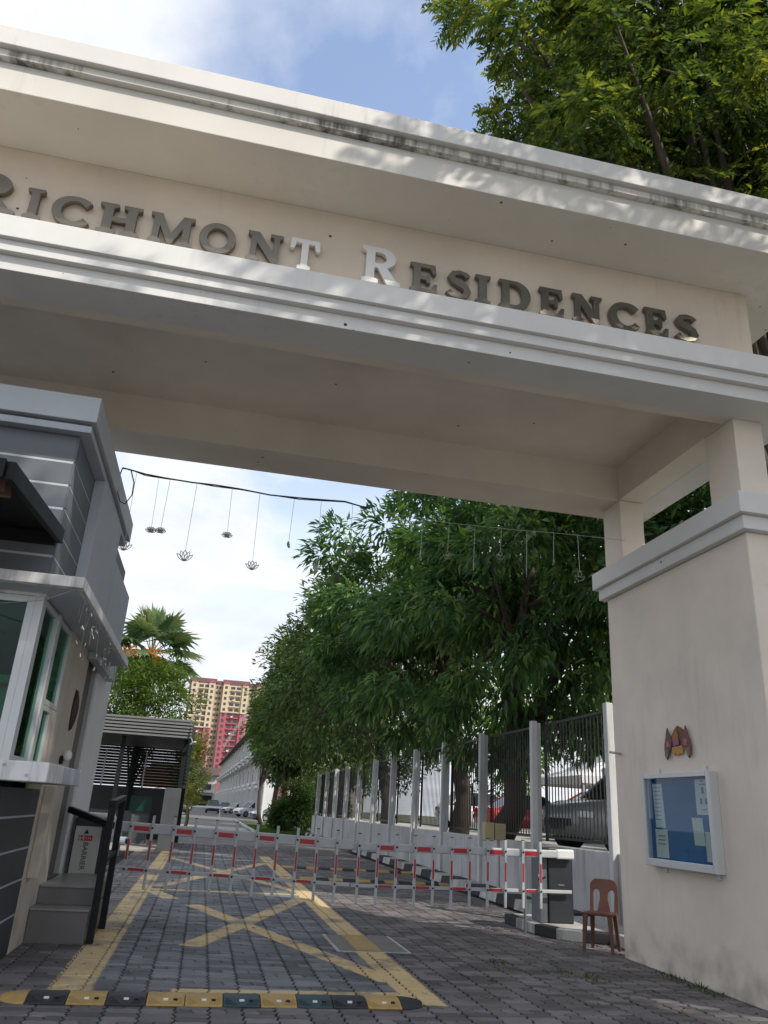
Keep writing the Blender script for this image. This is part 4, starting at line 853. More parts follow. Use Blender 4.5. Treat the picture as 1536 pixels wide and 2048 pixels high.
def hang(kind, u, v, lab, size, turn=1.0):
    p = at_y(u, v, WY); zt_ = wire_z(p[0]); t = thing('hanging_ornament', lab, 'ornament', tuple(p), 'silver ornaments hanging from the cable')
    def f(b):
        q = MB(); r = 0.0042
        if kind == 'lotus':
            for ln, wd, hh in ((0, .28, .66), (-.40, .22, .66), (.40, .22, .66), (-.82, .17, .62), (.82, .17, .62)): petal(q, size * wd, size * hh, ln, -size * .28, turn, 0, r)
        elif kind == 'bud':
            for ln in (-1.1, -.7, -.35, 0, .35, .7, 1.1): petal(q, size * .2, size * .5, ln, -size * .25, turn, 0, 0.0045)
            for ln in (-.5, 0, .5): petal(q, size * .16, size * .28, ln, -size * .25, turn, 0, 0.0045)
        else:
            bowl = [(-.38, .05), (-.30, -.18), (-.12, -.32), (.12, -.32), (.30, -.18), (.38, .05), (.2, -.02), (.0, -.06), (-.2, -.02)]
            q.tube([(x * size * turn, x * size * math.sqrt(max(0, 1 - turn * turn)), z * size) for x, z in bowl], r, 4, closed=True)
            petal(q, size * .3, size * .48, 0, -size * .05, turn, 0, r)
        b.add([(x + p[0], y + p[1], z + p[2]) for x, y, z in q.v], q.f)
    part('wire_shape', M_orn, t, f)
    part('string', M_orn, t, lambda b: b.tube([(p[0], p[1], p[2] + size * .3), (p[0] + 0.012 * (1 if u % 2 else -1), WY, zt_)], 0.0028, 4))
hang('lotus', 248, 1092, 'wire lotus ornament nearest the guardhouse parapet', .19)
hang('lotus', 369, 1113, 'large wire lotus ornament against the sky left of centre', .20)
hang('lotus', 504, 1132, 'wire lotus ornament hanging lowest against the open sky', .17)
hang('bud', 302, 1059, 'left of the two small many-petalled ornaments side by side', .14)
hang('bud', 321, 1060, 'right of the two small many-petalled ornaments side by side', .14)
hang('bud', 454, 1069, 'single small many-petalled ornament against the sky', .14)
hang('bud', 577, 1089, 'small ornament seen edge-on between sky and tree', .14, .35)
hang('lotus', 632, 1137, 'faint wire lotus ornament at the edge of the tree crown', .16, .6)
hang('lotus', 700, 1104, 'wire lotus ornament high in front of the tree crown', .15, .8)
hang('lamp', 841, 1112, 'leftmost of the wire oil lamp ornaments, seen edge-on', .17, .4)
hang('lamp', 895, 1111, 'second wire oil lamp ornament from the left', .14)
hang('lamp', 947, 1132, 'third wire oil lamp ornament from the left, seen edge-on', .16, .4)
hang('lamp', 1001, 1111, 'fourth wire oil lamp ornament from the left', .14)
hang('lamp', 1053, 1146, 'fifth wire oil lamp ornament from the left, seen edge-on', .15, .4)
hang('lamp', 1107, 1124, 'sixth wire oil lamp ornament from the left, thin edge-on', .13, .15)
hang('lamp', 1160, 1153, 'wire oil lamp ornament hanging lowest beside the pillar', .17)
# ------------------------------------------------------------------ vegetation
M_bark = mat('bark', (0.085, 0.065, 0.05), 0.9, 0.35, 6, bump=0.4, bscale=18)
LM_mango = leafmat('mango_leaf', (0.030, 0.075, 0.028), (0.075, 0.180, 0.048), (0.180, 0.280, 0.065), 0.35, 0.34)
LM_dark = leafmat('dark_leaf', (0.030, 0.062, 0.022), (0.066, 0.135, 0.036), (0.150, 0.190, 0.048), 0.34)
LM_rain = leafmat('feather_leaf', (0.030, 0.065, 0.012), (0.060, 0.125, 0.020), (0.150, 0.185, 0.030), 0.42)
LM_rain2 = leafmat('feather_leaf_shaded', (0.026, 0.048, 0.013), (0.072, 0.135, 0.024), (0.22, 0.25, 0.04), 0.44)  # darkest leaf tone carries the shade inside the rear crown
LM_lite = leafmat('bright_leaf', (0.045, 0.10, 0.018), (0.085, 0.17, 0.028), (0.17, 0.24, 0.045), 0.4)
LM_orange = leafmat('orange_young_leaf', (0.38, 0.17, 0.03), (0.52, 0.26, 0.05), (0.6, 0.36, 0.09), 0.35)
LM_palm = leafmat('palm_leaf', (0.07, 0.13, 0.055), (0.12, 0.20, 0.085), (0.22, 0.27, 0.11), 0.3, 0.4)
LM_yel = leafmat('yellow_palm_leaf', (0.09, 0.13, 0.02), (0.17, 0.21, 0.035), (0.30, 0.30, 0.06), 0.4)

def unit(a): return a / np.maximum(np.linalg.norm(a, axis=-1, keepdims=True), 1e-9)
def leaf_arrays(P, D, Nn, L, Wd, fold=0.18):
    D = unit(D); S = unit(np.cross(D, Nn)); Nn = np.cross(S, D)
    L = L[:, None]; Wd = Wd[:, None]
    b = P; m1 = P + D * L * 0.42 + S * Wd * 0.5 + Nn * Wd * fold; t = P + D * L - Nn * L * 0.10; m2 = P + D * L * 0.42 - S * Wd * 0.5 + Nn * Wd * fold
    n = len(P); v = np.stack([b, m1, t, m2], 1).reshape(-1, 3); i = np.arange(n)[:, None] * 4
    f = np.concatenate([i + np.array([[0, 1, 2]]), i + np.array([[0, 2, 3]])], 1).reshape(-1, 3)
    return v, f
def spray(rg, centers, radii, ccen, per, L, Wd, droop, compound=0, out=0.6):
    """leaves (or compound leaves) spread through a set of clumps"""
    C = np.repeat(centers, per, 0); Rr = np.repeat(radii, per)
    d = unit(rg.normal(size=C.shape)); rad = Rr * rg.random(len(C)) ** 0.45
    P = C + d * rad[:, None] * np.array((1, 1, 0.72))
    o = unit(C - ccen) * out
    D = d * 0.8 + o + rg.normal(0, 0.45, C.shape); D[:, 2] -= droop
    D = unit(D)
    if compound:
        k = compound; rl = L * 2.4
        tt = (np.arange(k) // 2 + 1) / (k / 2 + 0.5); sg = np.where(np.arange(k) % 2, 1.0, -1.0)
        up = np.zeros_like(D); up[:, 2] = 1; S = unit(np.cross(D, up + rg.normal(0, .2, D.shape)))
        base = P[:, None] + D[:, None] * (tt[None, :, None] * rl) - np.array((0, 0, 1)) * (tt[None, :, None] ** 2) * rl * 0.35
        dd = S[:, None] * sg[None, :, None] * 0.85 + D[:, None] * 0.55; dd[..., 2] -= 0.25
        P = base.reshape(-1, 3); D = unit(dd.reshape(-1, 3))
    nrm = rg.normal(0, 0.45, P.shape) + np.array((0, 0, 1.0))
    l = L * rg.uniform(0.7, 1.25, len(P)); w = Wd * rg.uniform(0.75, 1.2, len(P))
    return leaf_arrays(P, D, nrm, l, w)
def tree(name, label, base, ccen, rad, nclump, per, L, Wd, lm, seed, droop=0.35, group=None, compound=0, crad=(0.7, 1.15), trunk_r=0.2, keep=None, limbs=26, shell=0.42, cat='tree', extra=None, fork=0.45):
    rg = np.random.default_rng(seed); base = np.array(base, float); ccen = np.array(ccen, float); rad = np.array(rad, float)
    d = unit(rg.normal(size=(nclump * 4, 3))); cen = ccen + d * rad * (rg.random((len(d), 1)) ** shell) * rg.uniform(0.82, 1.12, (len(d), 1))
    if keep is not None: cen = cen[keep(cen)]
    if group == 'trees along the railing wall':
        p, dp = proj(cen - np.array((crad[0] * 0.8, 0, 0))); cen = cen[p[:, 0] > np.interp(p[:, 1], ROWY, ROWX)]
    cen = cen[:nclump]; cr_ = rg.uniform(*crad, len(cen))
    t = thing(name, label, cat, tuple(base), group)
    b = MB()
    top = ccen + np.array((0, 0, rad[2] * 0.25)); H = top - base
    tp = [base + H * s + np.append(rg.normal(0, 0.06 * (s > 0.05), 2) * np.linalg.norm(H) * 0.35, 0) for s in (0, 0.12, 0.3, 0.5, 0.7, 0.88, 1)]
    tr = [trunk_r * q for q in (1.35, 1.05, 0.95, 0.8, 0.6, 0.4, 0.2)]
    b.tube(tp, tr, 9)
    for i in rg.permutation(len(cen))[:limbs]:
        s = rg.uniform(fork - 0.15, 0.85); k = s * 6; k0 = int(min(5, k * 1.0)); a = tp[k0] + (tp[k0 + 1] - tp[k0]) * (k - k0); e = cen[i]
        mid = a + (e - a) * 0.5 + rg.normal(0, 0.2, 3) + np.array((0, 0, 0.25)); r0 = tr[k0] * 0.45
        b.tube([a, a + (mid - a) * 0.5 + rg.normal(0, .08, 3), mid, mid + (e - mid) * 0.5 + rg.normal(0, .1, 3), e], [r0, r0 * .8, r0 * .6, r0 * .4, 0.012], 6)
    b.build('trunk', M_bark, t, smooth=True)
    v, f = spray(rg, cen, cr_, ccen, per, L, Wd, droop, compound)
    npmesh('crown', v, f, lm, t, tuple(ccen))
    if extra: extra(t, rg, cen, cr_)
    return t

# trees behind the railing wall; the row's outline over the drive
ROWY = [900, 980, 1030, 1060, 1150, 1230, 1290, 1340, 1400, 1500, 1540, 1600, 1700]; ROWX = [820, 735, 640, 615, 590, 600, 535, 515, 505, 493, 540, 555, 560]
rowg = 'trees along the railing wall'
offroad = lambda c: c[:, 0] > 2.6 + 0.0 * c[:, 1]
def keep_row(c):      # nothing below head height over the drive
    return (c[:, 2] > 3.4 - 0.25 * (c[:, 0] > 6.3) * 4) & (c[:, 2] > np.where(c[:, 0] < 5.6, 3.9, 2.5))
tree('mango_tree', 'large dark leafy tree overhanging the railings nearest the gate pillar', (6.9, 18.8, 0.9), (6.9, 16.6, 6.2), (3.9, 4.4, 4.2), 105, 185, 0.32, 0.095, LM_mango, 11, 0.6, rowg, keep=keep_row, trunk_r=0.26, crad=(0.45, 0.85))
tree('mango_tree', 'tall leafy tree with high rounded top behind the third railing bay', (7.6, 24.0, 0.9), (6.2, 23.5, 7.7), (3.9, 4.4, 5.2), 110, 185, 0.34, 0.105, LM_mango, 12, 0.55, rowg, keep=keep_row, trunk_r=0.24, crad=(0.5, 0.95))
tree('dark_tree', 'dense dark tree in the middle of the row behind the railings', (7.2, 32.0, 0.9), (5.9, 31.5, 7.4), (3.7, 4.2, 4.6), 110, 170, 0.30, 0.10, LM_dark, 13, 0.4, rowg, keep=keep_row, trunk_r=0.22, crad=(0.7, 1.2))
tree('dark_tree', 'dark tree leaning over the drive where the railing wall ends', (6.9, 41.0, 0.4), (5.7, 40.5, 7.4), (3.4, 4.5, 5.4), 110, 160, 0.34, 0.12, LM_dark, 14, 0.4, rowg, keep=keep_row, trunk_r=0.24, crad=(0.8, 1.3))
tree('dark_tree', 'farther bushy tree beside the grass verge before the houses', (6.3, 52.0, 0), (5.6, 52, 6.8), (3.0, 4.5, 5.4), 100, 150, 0.36, 0.13, LM_dark, 15, 0.3, rowg, trunk_r=0.2, crad=(0.8, 1.3), keep=lambda c: c[:, 2] > 3.2)
tree('slender_tree', 'small dark tree with several bare stems at the grass verge', (5.1, 50.0, 0), (4.9, 50, 5.2), (1.6, 2.2, 3.2), 50, 130, 0.30, 0.10, LM_dark, 16, 0.3, rowg, trunk_r=0.13, crad=(0.6, 1.0), keep=lambda c: c[:, 2] > 2.8)
tree('dark_tree', 'farthest tree of the row, in front of the terrace houses', (5.6, 66.0, 0), (5.4, 66, 7.2), (3.0, 5.0, 6.4), 100, 140, 0.42, 0.15, LM_dark, 17, 0.3, rowg, trunk_r=0.2, crad=(0.9, 1.5), keep=lambda c: c[:, 2] > 3.4)
tree('slender_tree', 'slim tree with yellowish top above the terrace eaves', (4.4, 62.0, 0), (4.1, 62, 7.0), (1.0, 1.6, 3.6), 36, 120, 0.36, 0.13, LM_rain, 18, 0.3, rowg, trunk_r=0.12, crad=(0.6, 1.0), keep=lambda c: c[:, 2] > 3.0)
shg = 'dark shrubs at the end of the railing wall'
for i, (x, y, h, r, lab) in enumerate(((5.35, 46.6, 1.5, 1.0, 'dark shrub at the corner where the railing wall ends'), (6.5, 48.2, 1.9, 1.3, 'taller dark shrub between the tree trunks on the verge'),
        (7.7, 50.5, 2.0, 1.5, 'broad dark shrub at the back of the verge'), (4.55, 47.8, 0.9, 0.6, 'small leafy shrub at the front of the verge'))):
    tree('verge_shrub', lab, (x, y, 0), (x, y, h), (r, r, h * .8), 34, 110, 0.24, 0.08, LM_dark, 70 + i, 0.0, shg, trunk_r=0.05, crad=(0.35, 0.6), limbs=10, cat='shrub')
# tree right of the pillar, seen through the gate openings
tree('dark_tree', 'dark tree close behind the gate pillar, seen between its columns', (10.6, 13.4, 0.9), (9.9, 13.0, 7.0), (3.6, 3.6, 3.6), 90, 190, 0.26, 0.08, LM_mango, 19, 0.5, trunk_r=0.22, crad=(0.6, 1.0))
# big feathery tree over the right end of the gate and the road in front
def in_frame(c, mgn=150):
    p, dp = proj(c); return p, (dp > 0.5) & (p[:, 0] > -mgn) & (p[:, 0] < 1536 + mgn) & (p[:, 1] > -mgn) & (p[:, 1] < 2048 + mgn)
def keep_front(c):
    p, inf = in_frame(c); 
    thin = np.random.default_rng(5).random(len(c)) < np.where(c[:, 1] > 0.8, 0.45, 1.0)
    return ~inf & (c[:, 0] > 3.2) & (c[:, 2] > 8.8) & thin
def hanging(t, rg, cen, cr_):          # lower sprays of larger leaves hanging nearer the road
    px_ = [(1390, 60), (1450, 110), (1500, 160), (1530, 60), (1460, 30), (1560, 220), (1500, 250), (1420, 170), (1360, 150), (1340, 210), (1580, 120), (1540, 290)]
    c = np.array([at_y(u, v, 7.6 + 0.5 * (i % 3)) for i, (u, v) in enumerate(px_)])
    v, f = spray(rg, c, rg.uniform(.3, .45, len(c)), c.mean(0) + np.array((0, 0, 1.2)), 60, 0.27, 0.085, 1.1)
    npmesh('hanging_sprays', v, f, LM_rain, t, tuple(c.mean(0)))
    b = MB()
    for p in c: b.tube([p + np.array((1.6, 1.2, .9)), p + np.array((.7, .5, .55)), p], [.03, .02, .008], 5)
    tag(b.build('twigs', M_bark, t), kind='stuff')
def keep_back(c):
    p, inf = in_frame(c); return (p[:, 0] > 930 + 0.28 * p[:, 1]) & (p[:, 1] < 420) & (c[:, 1] > 6.8) & (c[:, 2] > 8.9)
tree('rain_tree', 'great feathery tree over the road in front of the gate pillar', (11.5, -1.0, 0), (7.8, -0.4, 11.4), (4.9, 4.9, 2.6), 150, 34, 0.20, 0.075, LM_rain, 21, 0.35, compound=10, trunk_r=0.45, keep=keep_front, limbs=50, crad=(0.7, 1.2), shell=0.62, fork=0.4)
tree('rain_tree', 'great feathery tree rising behind the right end of the gate', (10.6, 11.2, 0.9), (7.0, 9.4, 13.4), (4.9, 3.2, 4.4), 230, 38, 0.155, 0.054, LM_rain2, 22, 0.45, compound=12, trunk_r=0.36, keep=keep_back, limbs=130, extra=hanging, crad=(0.4, 0.72), shell=0.55, fork=0.4)
# background trees beyond the car park
bgg = 'trees beyond the car park'
for i, (x, y, h, r, lm, lab) in enumerate(((17, 27, 5.0, 3.2, LM_lite, 'sunlit bright green tree behind the car park, nearest the pillar'),
        (21, 37, 6.0, 4.0, LM_rain, 'sunlit yellowish tree behind the middle of the car park'), (19, 50, 6.5, 4.2, LM_lite, 'bright tree behind the far end of the car park'),
        (25, 22, 6.5, 4.4, LM_rain, 'broad tree at the right behind the car park'), (15.5, 68, 6.5, 4.5, LM_dark, 'dark tree past the end of the railing wall'))):
    tree('parkland_tree', lab, (x, y, 0.5), (x, y, h), (r, r, r * 1.05), 60, 110, 0.36, 0.15, lm, 40 + i, 0.2, bgg, trunk_r=0.2, crad=(0.9, 1.4), limbs=14)

# ------------------------------------------------------------------ left side planting
def tips(t, rg, cen, cr_):
    tp_ = np.array([(-3.45, 31.2, 6.6), (-2.55, 31.0, 6.65), (-2.4, 31.3, 6.35)]); v, f = spray(rg, tp_, np.array([.36, .28, .26]), np.array((-2.7, 32, 5.0)), 130, 0.12, 0.035, 0.0, out=0.9)
    tag(npmesh('young_shoots', v, f, LM_orange, t, (-2.8, 31.2, 6.3)), kind='stuff')
tree('flowering_shrub', 'bushy small tree with orange young shoots behind the louvred shelter', (-2.6, 32, 0), (-2.6, 32, 5.0), (1.75, 1.7, 1.75), 70, 150, 0.17, 0.06, LM_lite, 31, 0.1, trunk_r=0.1, crad=(0.4, 0.65), limbs=16, extra=tips, shell=0.35)
tree('slender_tree', 'tall narrow yellow-green bush at the shelter corner', (-0.75, 47, 0), (-0.85, 47, 3.4), (0.55, 1.0, 2.2), 30, 120, 0.24, 0.06, LM_yel, 32, 0.3, trunk_r=0.08, crad=(0.45, 0.7), limbs=10)

def fan_palm(label, base, top, fr, seed, nf=24):
    rg = np.random.default_rng(seed); t = thing('fan_palm', label, 'palm', base); top = np.array(top); base = np.array(base, float)
    b = MB(); b.tube([base + (top - base) * s + np.array((0.06 * math.sin(s * 4), 0, 0)) for s in np.linspace(0, 1, 9)], [0.2, .17, .15, .145, .14, .14, .15, .17, .13], 10); b.build('trunk', M_bark, t, smooth=True)
    for i in range(nf):
        az = i * 2.39996 + rg.normal(0, .15); el = R(86 - 128 * (i / nf)) + rg.normal(0, .08)
        d = np.array((math.cos(az) * math.cos(el), math.sin(az) * math.cos(el), math.sin(el)))
        L = fr * rg.uniform(0.85, 1.1); hub = top + d * L
        hub[2] -= 0.10 * L * math.cos(el)
        fdir = unit(d + np.array((0, 0, -0.35 * math.cos(el)))); side = unit(np.cross(fdir, np.array((0, 0, 1.0)) + 0.01)); nrm = np.cross(side, fdir)
        V, F = [], []; ns = 26; FR = fr * rg.uniform(.9, 1.1)
        for k in range(ns):
            a = R(-118 + 236 * k / (ns - 1)); dd = fdir * math.cos(a) + side * math.sin(a); w = FR * 0.07
            pw = unit(np.cross(dd, nrm)); lift = nrm * (0.10 * (1 if k % 2 else -1) * 0.4)
            m = hub + dd * FR * 0.55 + lift * 0.2 - np.array((0, 0, 0.02)) ; e = hub + dd * FR * rg.uniform(.9, 1.08) - np.array((0, 0, 1)) * FR * rg.uniform(.08, .30)
            n0 = len(V); V += [hub - pw * w * .1, hub + pw * w * .1, m + pw * w + nrm * .015, m - pw * w - nrm * .015, e]; F += [(n0, n0 + 1, n0 + 2), (n0, n0 + 2, n0 + 3), (n0 + 3, n0 + 2, n0 + 4)]
        fo = npmesh('frond', np.array(V), F, LM_palm, t, tuple(hub))
        part('stalk', MATS.get('stalk') or mat('stalk', (0.16, 0.17, 0.05), 0.6, 0.2, 5), fo, lambda q: q.tube([top, top + (hub - top) * .5 + np.array((0, 0, .06)), hub], [.028, .02, .014], 5))
    v, f = spray(rg, np.array([top - np.array((0, 0, .35))]), np.array([.5]), top, 160, 0.7, 0.03, 1.2); npmesh('dead_fibre', v, f, mat('dry_fibre', (0.12, 0.07, 0.035), 0.9, 0.3, 6), t, tuple(top))
    return t
fan_palm('fan palm rising above the flowering bush behind the shelter', (-3.0, 34.5, 0), (-2.95, 34.5, 7.1), 1.25, 51)
def feather_palm(label, base, h, n, L, seed):
    rg = np.random.default_rng(seed); t = thing('areca_palm', label, 'palm', base); base = np.array(base, float)
    for i in range(n):
        az = i * 2.4 + rg.normal(0, .2); el = R(rg.uniform(35, 80)); ln = L * rg.uniform(.7, 1.1)
        pts = [base + np.array((rg.normal(0, .15), rg.normal(0, .15), h * rg.uniform(.6, 1)))]
        d = np.array((math.cos(az) * math.cos(el), math.sin(az) * math.cos(el), math.sin(el)))
        for k in range(8): pts.append(pts[-1] + d * ln / 8); d = unit(d + np.array((0, 0, -.17)))
        pts = np.array(pts); V, F = [], []
        for k in range(1, 9):
            for sg in (-1, 1):
                for q in (0, .5):
                    p = pts[k - 1] + (pts[k] - pts[k - 1]) * q; dr = unit(pts[k] - pts[k - 1]); s = unit(np.cross(dr, (0, 0, 1.0))) * sg
                    e = p + (s * .8 + dr * .6 - np.array((0, 0, .35))) * ln * .28 * math.sin(math.pi * (k - .3) / 9) ; m_ = (p + e) / 2; n0 = len(V)
                    V += [p, m_ + dr * .025, e, m_ - dr * .025]; F += [(n0, n0 + 1, n0 + 2), (n0, n0 + 2, n0 + 3)]
        fo = npmesh('frond', np.array(V), F, LM_yel, t, tuple(base))
        part('stalk', MATS['stalk'], fo, lambda b: b.tube([tuple(p) for p in pts], [.02] * 4 + [.012] * 5, 4))
    part('stem', MATS['stalk'], t, lambda b: b.tube([tuple(base), tuple(base + np.array((0, 0, h * .8)))], [.07, .05], 7))
feather_palm('low yellow-green palm beside the louvred shelter', (-0.62, 40, 0), 1.6, 22, 1.9, 61)
feather_palm('taller yellow-green palm leaning past the shelter roof', (-1.0, 37.5, 0), 3.0, 14, 1.5, 62)

# grass verge
M_grass = leafmat('grass_blade', (0.04, 0.09, 0.015), (0.07, 0.15, 0.025), (0.12, 0.19, 0.04), 0.3)
n = 14000; P = np.c_[rng.uniform(3.1, 6.6, n), rng.uniform(45.2, 58, n), np.zeros(n)]
v, f = leaf_arrays(P, np.c_[rng.normal(0, .4, (n, 2)), np.ones(n)], rng.normal(size=(n, 3)), rng.uniform(.08, .2, n), np.full(n, .03))
tag(npmesh('grass', v, f, M_grass, None, (4.8, 51, 0)), 'short green grass on the verge past the railing wall', 'grass', kind='stuff')
v2 = sheet('grass_verge', M_earth, 3.0, 12, 45.1, 78, 0.03)
tag(part('verge_kerb', M_kw, None, lambda b: b.box(2.86, 3.0, 45.1, 74, 0.0, 0.13), bevel=0.02), 'pale kerb along the grass verge beside the estate road', 'kerb')

# weeds and litter at the foot of the wall, fallen leaves on the paving
M_fall = leafmat('fallen_leaf', (0.16, 0.10, 0.03), (0.26, 0.18, 0.06), (0.36, 0.30, 0.16), 0.1)
for i in range(34):
    if i < 20: x, y = rng.uniform(2.4, 4.9), rng.uniform(6.6, 11)
    else: x, y = rng.uniform(-1, 5.2), rng.uniform(7.4, 20)
    vv, ff = leaf_arrays(np.array([[0, 0, .006]]), np.array([[math.cos(i * 1.7), math.sin(i * 1.7), .02]]), np.array([[.1, .1, 1.]]), np.array([rng.uniform(.05, .1)]), np.array([.035]))
    o = npmesh('fallen_leaf', vv, ff, M_fall, None, (0, 0, 0)); o.location = (x, y, 0.004); WL[o] = Vector(o.location)
    tag(o, 'dry fallen leaf lying on the block paving', 'leaf', 'fallen leaves on the paving')
wv, wf = [], []; k0 = 0
for (cx, cy) in ((4.86, 8.2), (4.88, 7.75), (4.87, 7.45), (3.7, 8.25), (3.95, 8.05), (3.2, 8.7)):
    n = 40; P = np.c_[rng.normal(cx, .06, n), rng.normal(cy, .12, n), np.zeros(n)]
    a, b_ = leaf_arrays(P, np.c_[rng.normal(0, .6, (n, 2)), np.ones(n)], rng.normal(size=(n, 3)), rng.uniform(.02, .07, n), np.full(n, .012)); wv.append(a); wf.append(b_ + k0); k0 += len(a)
tag(npmesh('weeds', np.concatenate(wv), np.concatenate(wf), LM_dark, None, (4.5, 8, 0)), 'tiny weeds sprouting in the paving joints near the pillar', 'weeds', kind='stuff')
# ------------------------------------------------------------------ louvred shelter
M_louv = mat('dark_louvre', (0.045, 0.048, 0.052), 0.4, 0.12, 3); M_louvl = mat('roof_slat_grey', (0.20, 0.205, 0.21), 0.4, 0.1, 3)
M_stone = mat('grey_tile_column', (0.085, 0.09, 0.095), 0.4, 0.2, 2.5)
sh = thing('louvred_shelter', 'dark louvred guard shelter with slatted roof edge beside the drive', 'shelter', (-2.6, 26.5, 0))
SX0, SX1, SY0, SY1 = -5.2, -0.66, 25.0, 30.5
boxpart('column', M_stone, sh, (-1.12, SX1, SY0, SY0 + .55, 0, 1.72), bevel=0.01); boxpart('column', M_stone, sh, (SX0, SX0 + .5, SY0, SY0 + .55, 0, 1.72), bevel=0.01)
for x in (SX1 - .12, -2.6, SX0): boxpart('post', M_black, sh, (x, x + .12, SY0 + .2, SY0 + .32, 1.722 if x != -2.6 else 0, 3.1)); boxpart('post', M_black, sh, (x, x + .12, SY1 - .2, SY1 - .08, 0, 3.1))
for i in range(6): boxpart('roof_slat', M_louvl, sh, (SX0 - .3, SX1 + .02 - .0 * i, SY0 - .25 + .02 * i, SY0 - .2 + .02 * i, 3.60 - i * .093, 3.655 - i * .093), bevel=0.004)
for i in range(6): boxpart('roof_slat', M_louvl, sh, (SX1 + .03, SX1 + .08, SY0 - .24, SY1 + .2, 3.60 - i * .093, 3.655 - i * .093), bevel=0.004)
boxpart('roof', M_louv, sh, (SX0 - .28, SX1 - .02, SY0 - .12, SY1 + .2, 3.12, 3.62))
for i in range(14):
    z = 1.78 + i * .1
    part('louvre', M_louv, sh, lambda b: b.prism([(SY1 - .05, z + .075), (SY1 + .05, z), (SY1 + .05, z + .012), (SY1 - .05, z + .088)], 0, SX0, SX1))
    part('louvre', M_louv, sh, lambda b: b.prism([(SX1 - .05, z), (SX1 + .05, z + .06), (SX1 + .05, z + .072), (SX1 - .05, z + .012)], 1, SY0 + .56, SY1))
for x in (-2.2, -3.6): boxpart('mullion', M_alu, sh, (x, x + .05, SY1 - .12, SY1 - .07, 1.75, 2.95))
boxpart('back_wall', M_louv, sh, (SX0, SX1, SY1 - .05, SY1 + .05, 0, 1.75)); boxpart('desk', M_stone, sh, (-4.6, -1.6, 27, 27.8, 0, 1.0), bevel=.01)
boxpart('screen', mat('green_screen', (0.012, 0.05, 0.04), 0.3, 0.1, 3), sh, (-2.2, -1.55, 26.9, 26.95, 1.0, 1.45))
boxpart('plinth', M_concpave, sh, (SX0, -1.14, SY0 - .5, SY1, 0.0, 0.07), bevel=.01)
sl = thing('wall_floodlight', 'small pale floodlight under the shelter roof corner', 'floodlight', (-0.55, 25.1, 3.0))
part('arm', M_alu, sl, lambda b: b.cyl((-0.60, 25.2, 3.2), (-0.5, 25.0, 3.02), 0.015, 6)); part('lamp_head', M_alu, sl, lambda b: b.bar((-0.56, 25.0, 2.98), (-0.44, 24.9, 3.06), .1, .05), bevel=.008)
cc_ = thing('camera_housing', 'white cylindrical camera housing low beside the shelter', 'camera', (-1.9, 22.5, 0))
part('body', M_white, cc_, lambda b: b.cyl((-2.0, 22.4, .35), (-1.72, 22.1, .36), .1, 14)); part('lens', M_black, cc_, lambda b: b.cyl((-1.72, 22.1, .36), (-1.715, 22.095, .36), .07, 14)); part('stand', M_concrete, cc_, lambda b: b.cyl((-1.95, 22.4, 0), (-1.95, 22.4, .3), .05, 10))

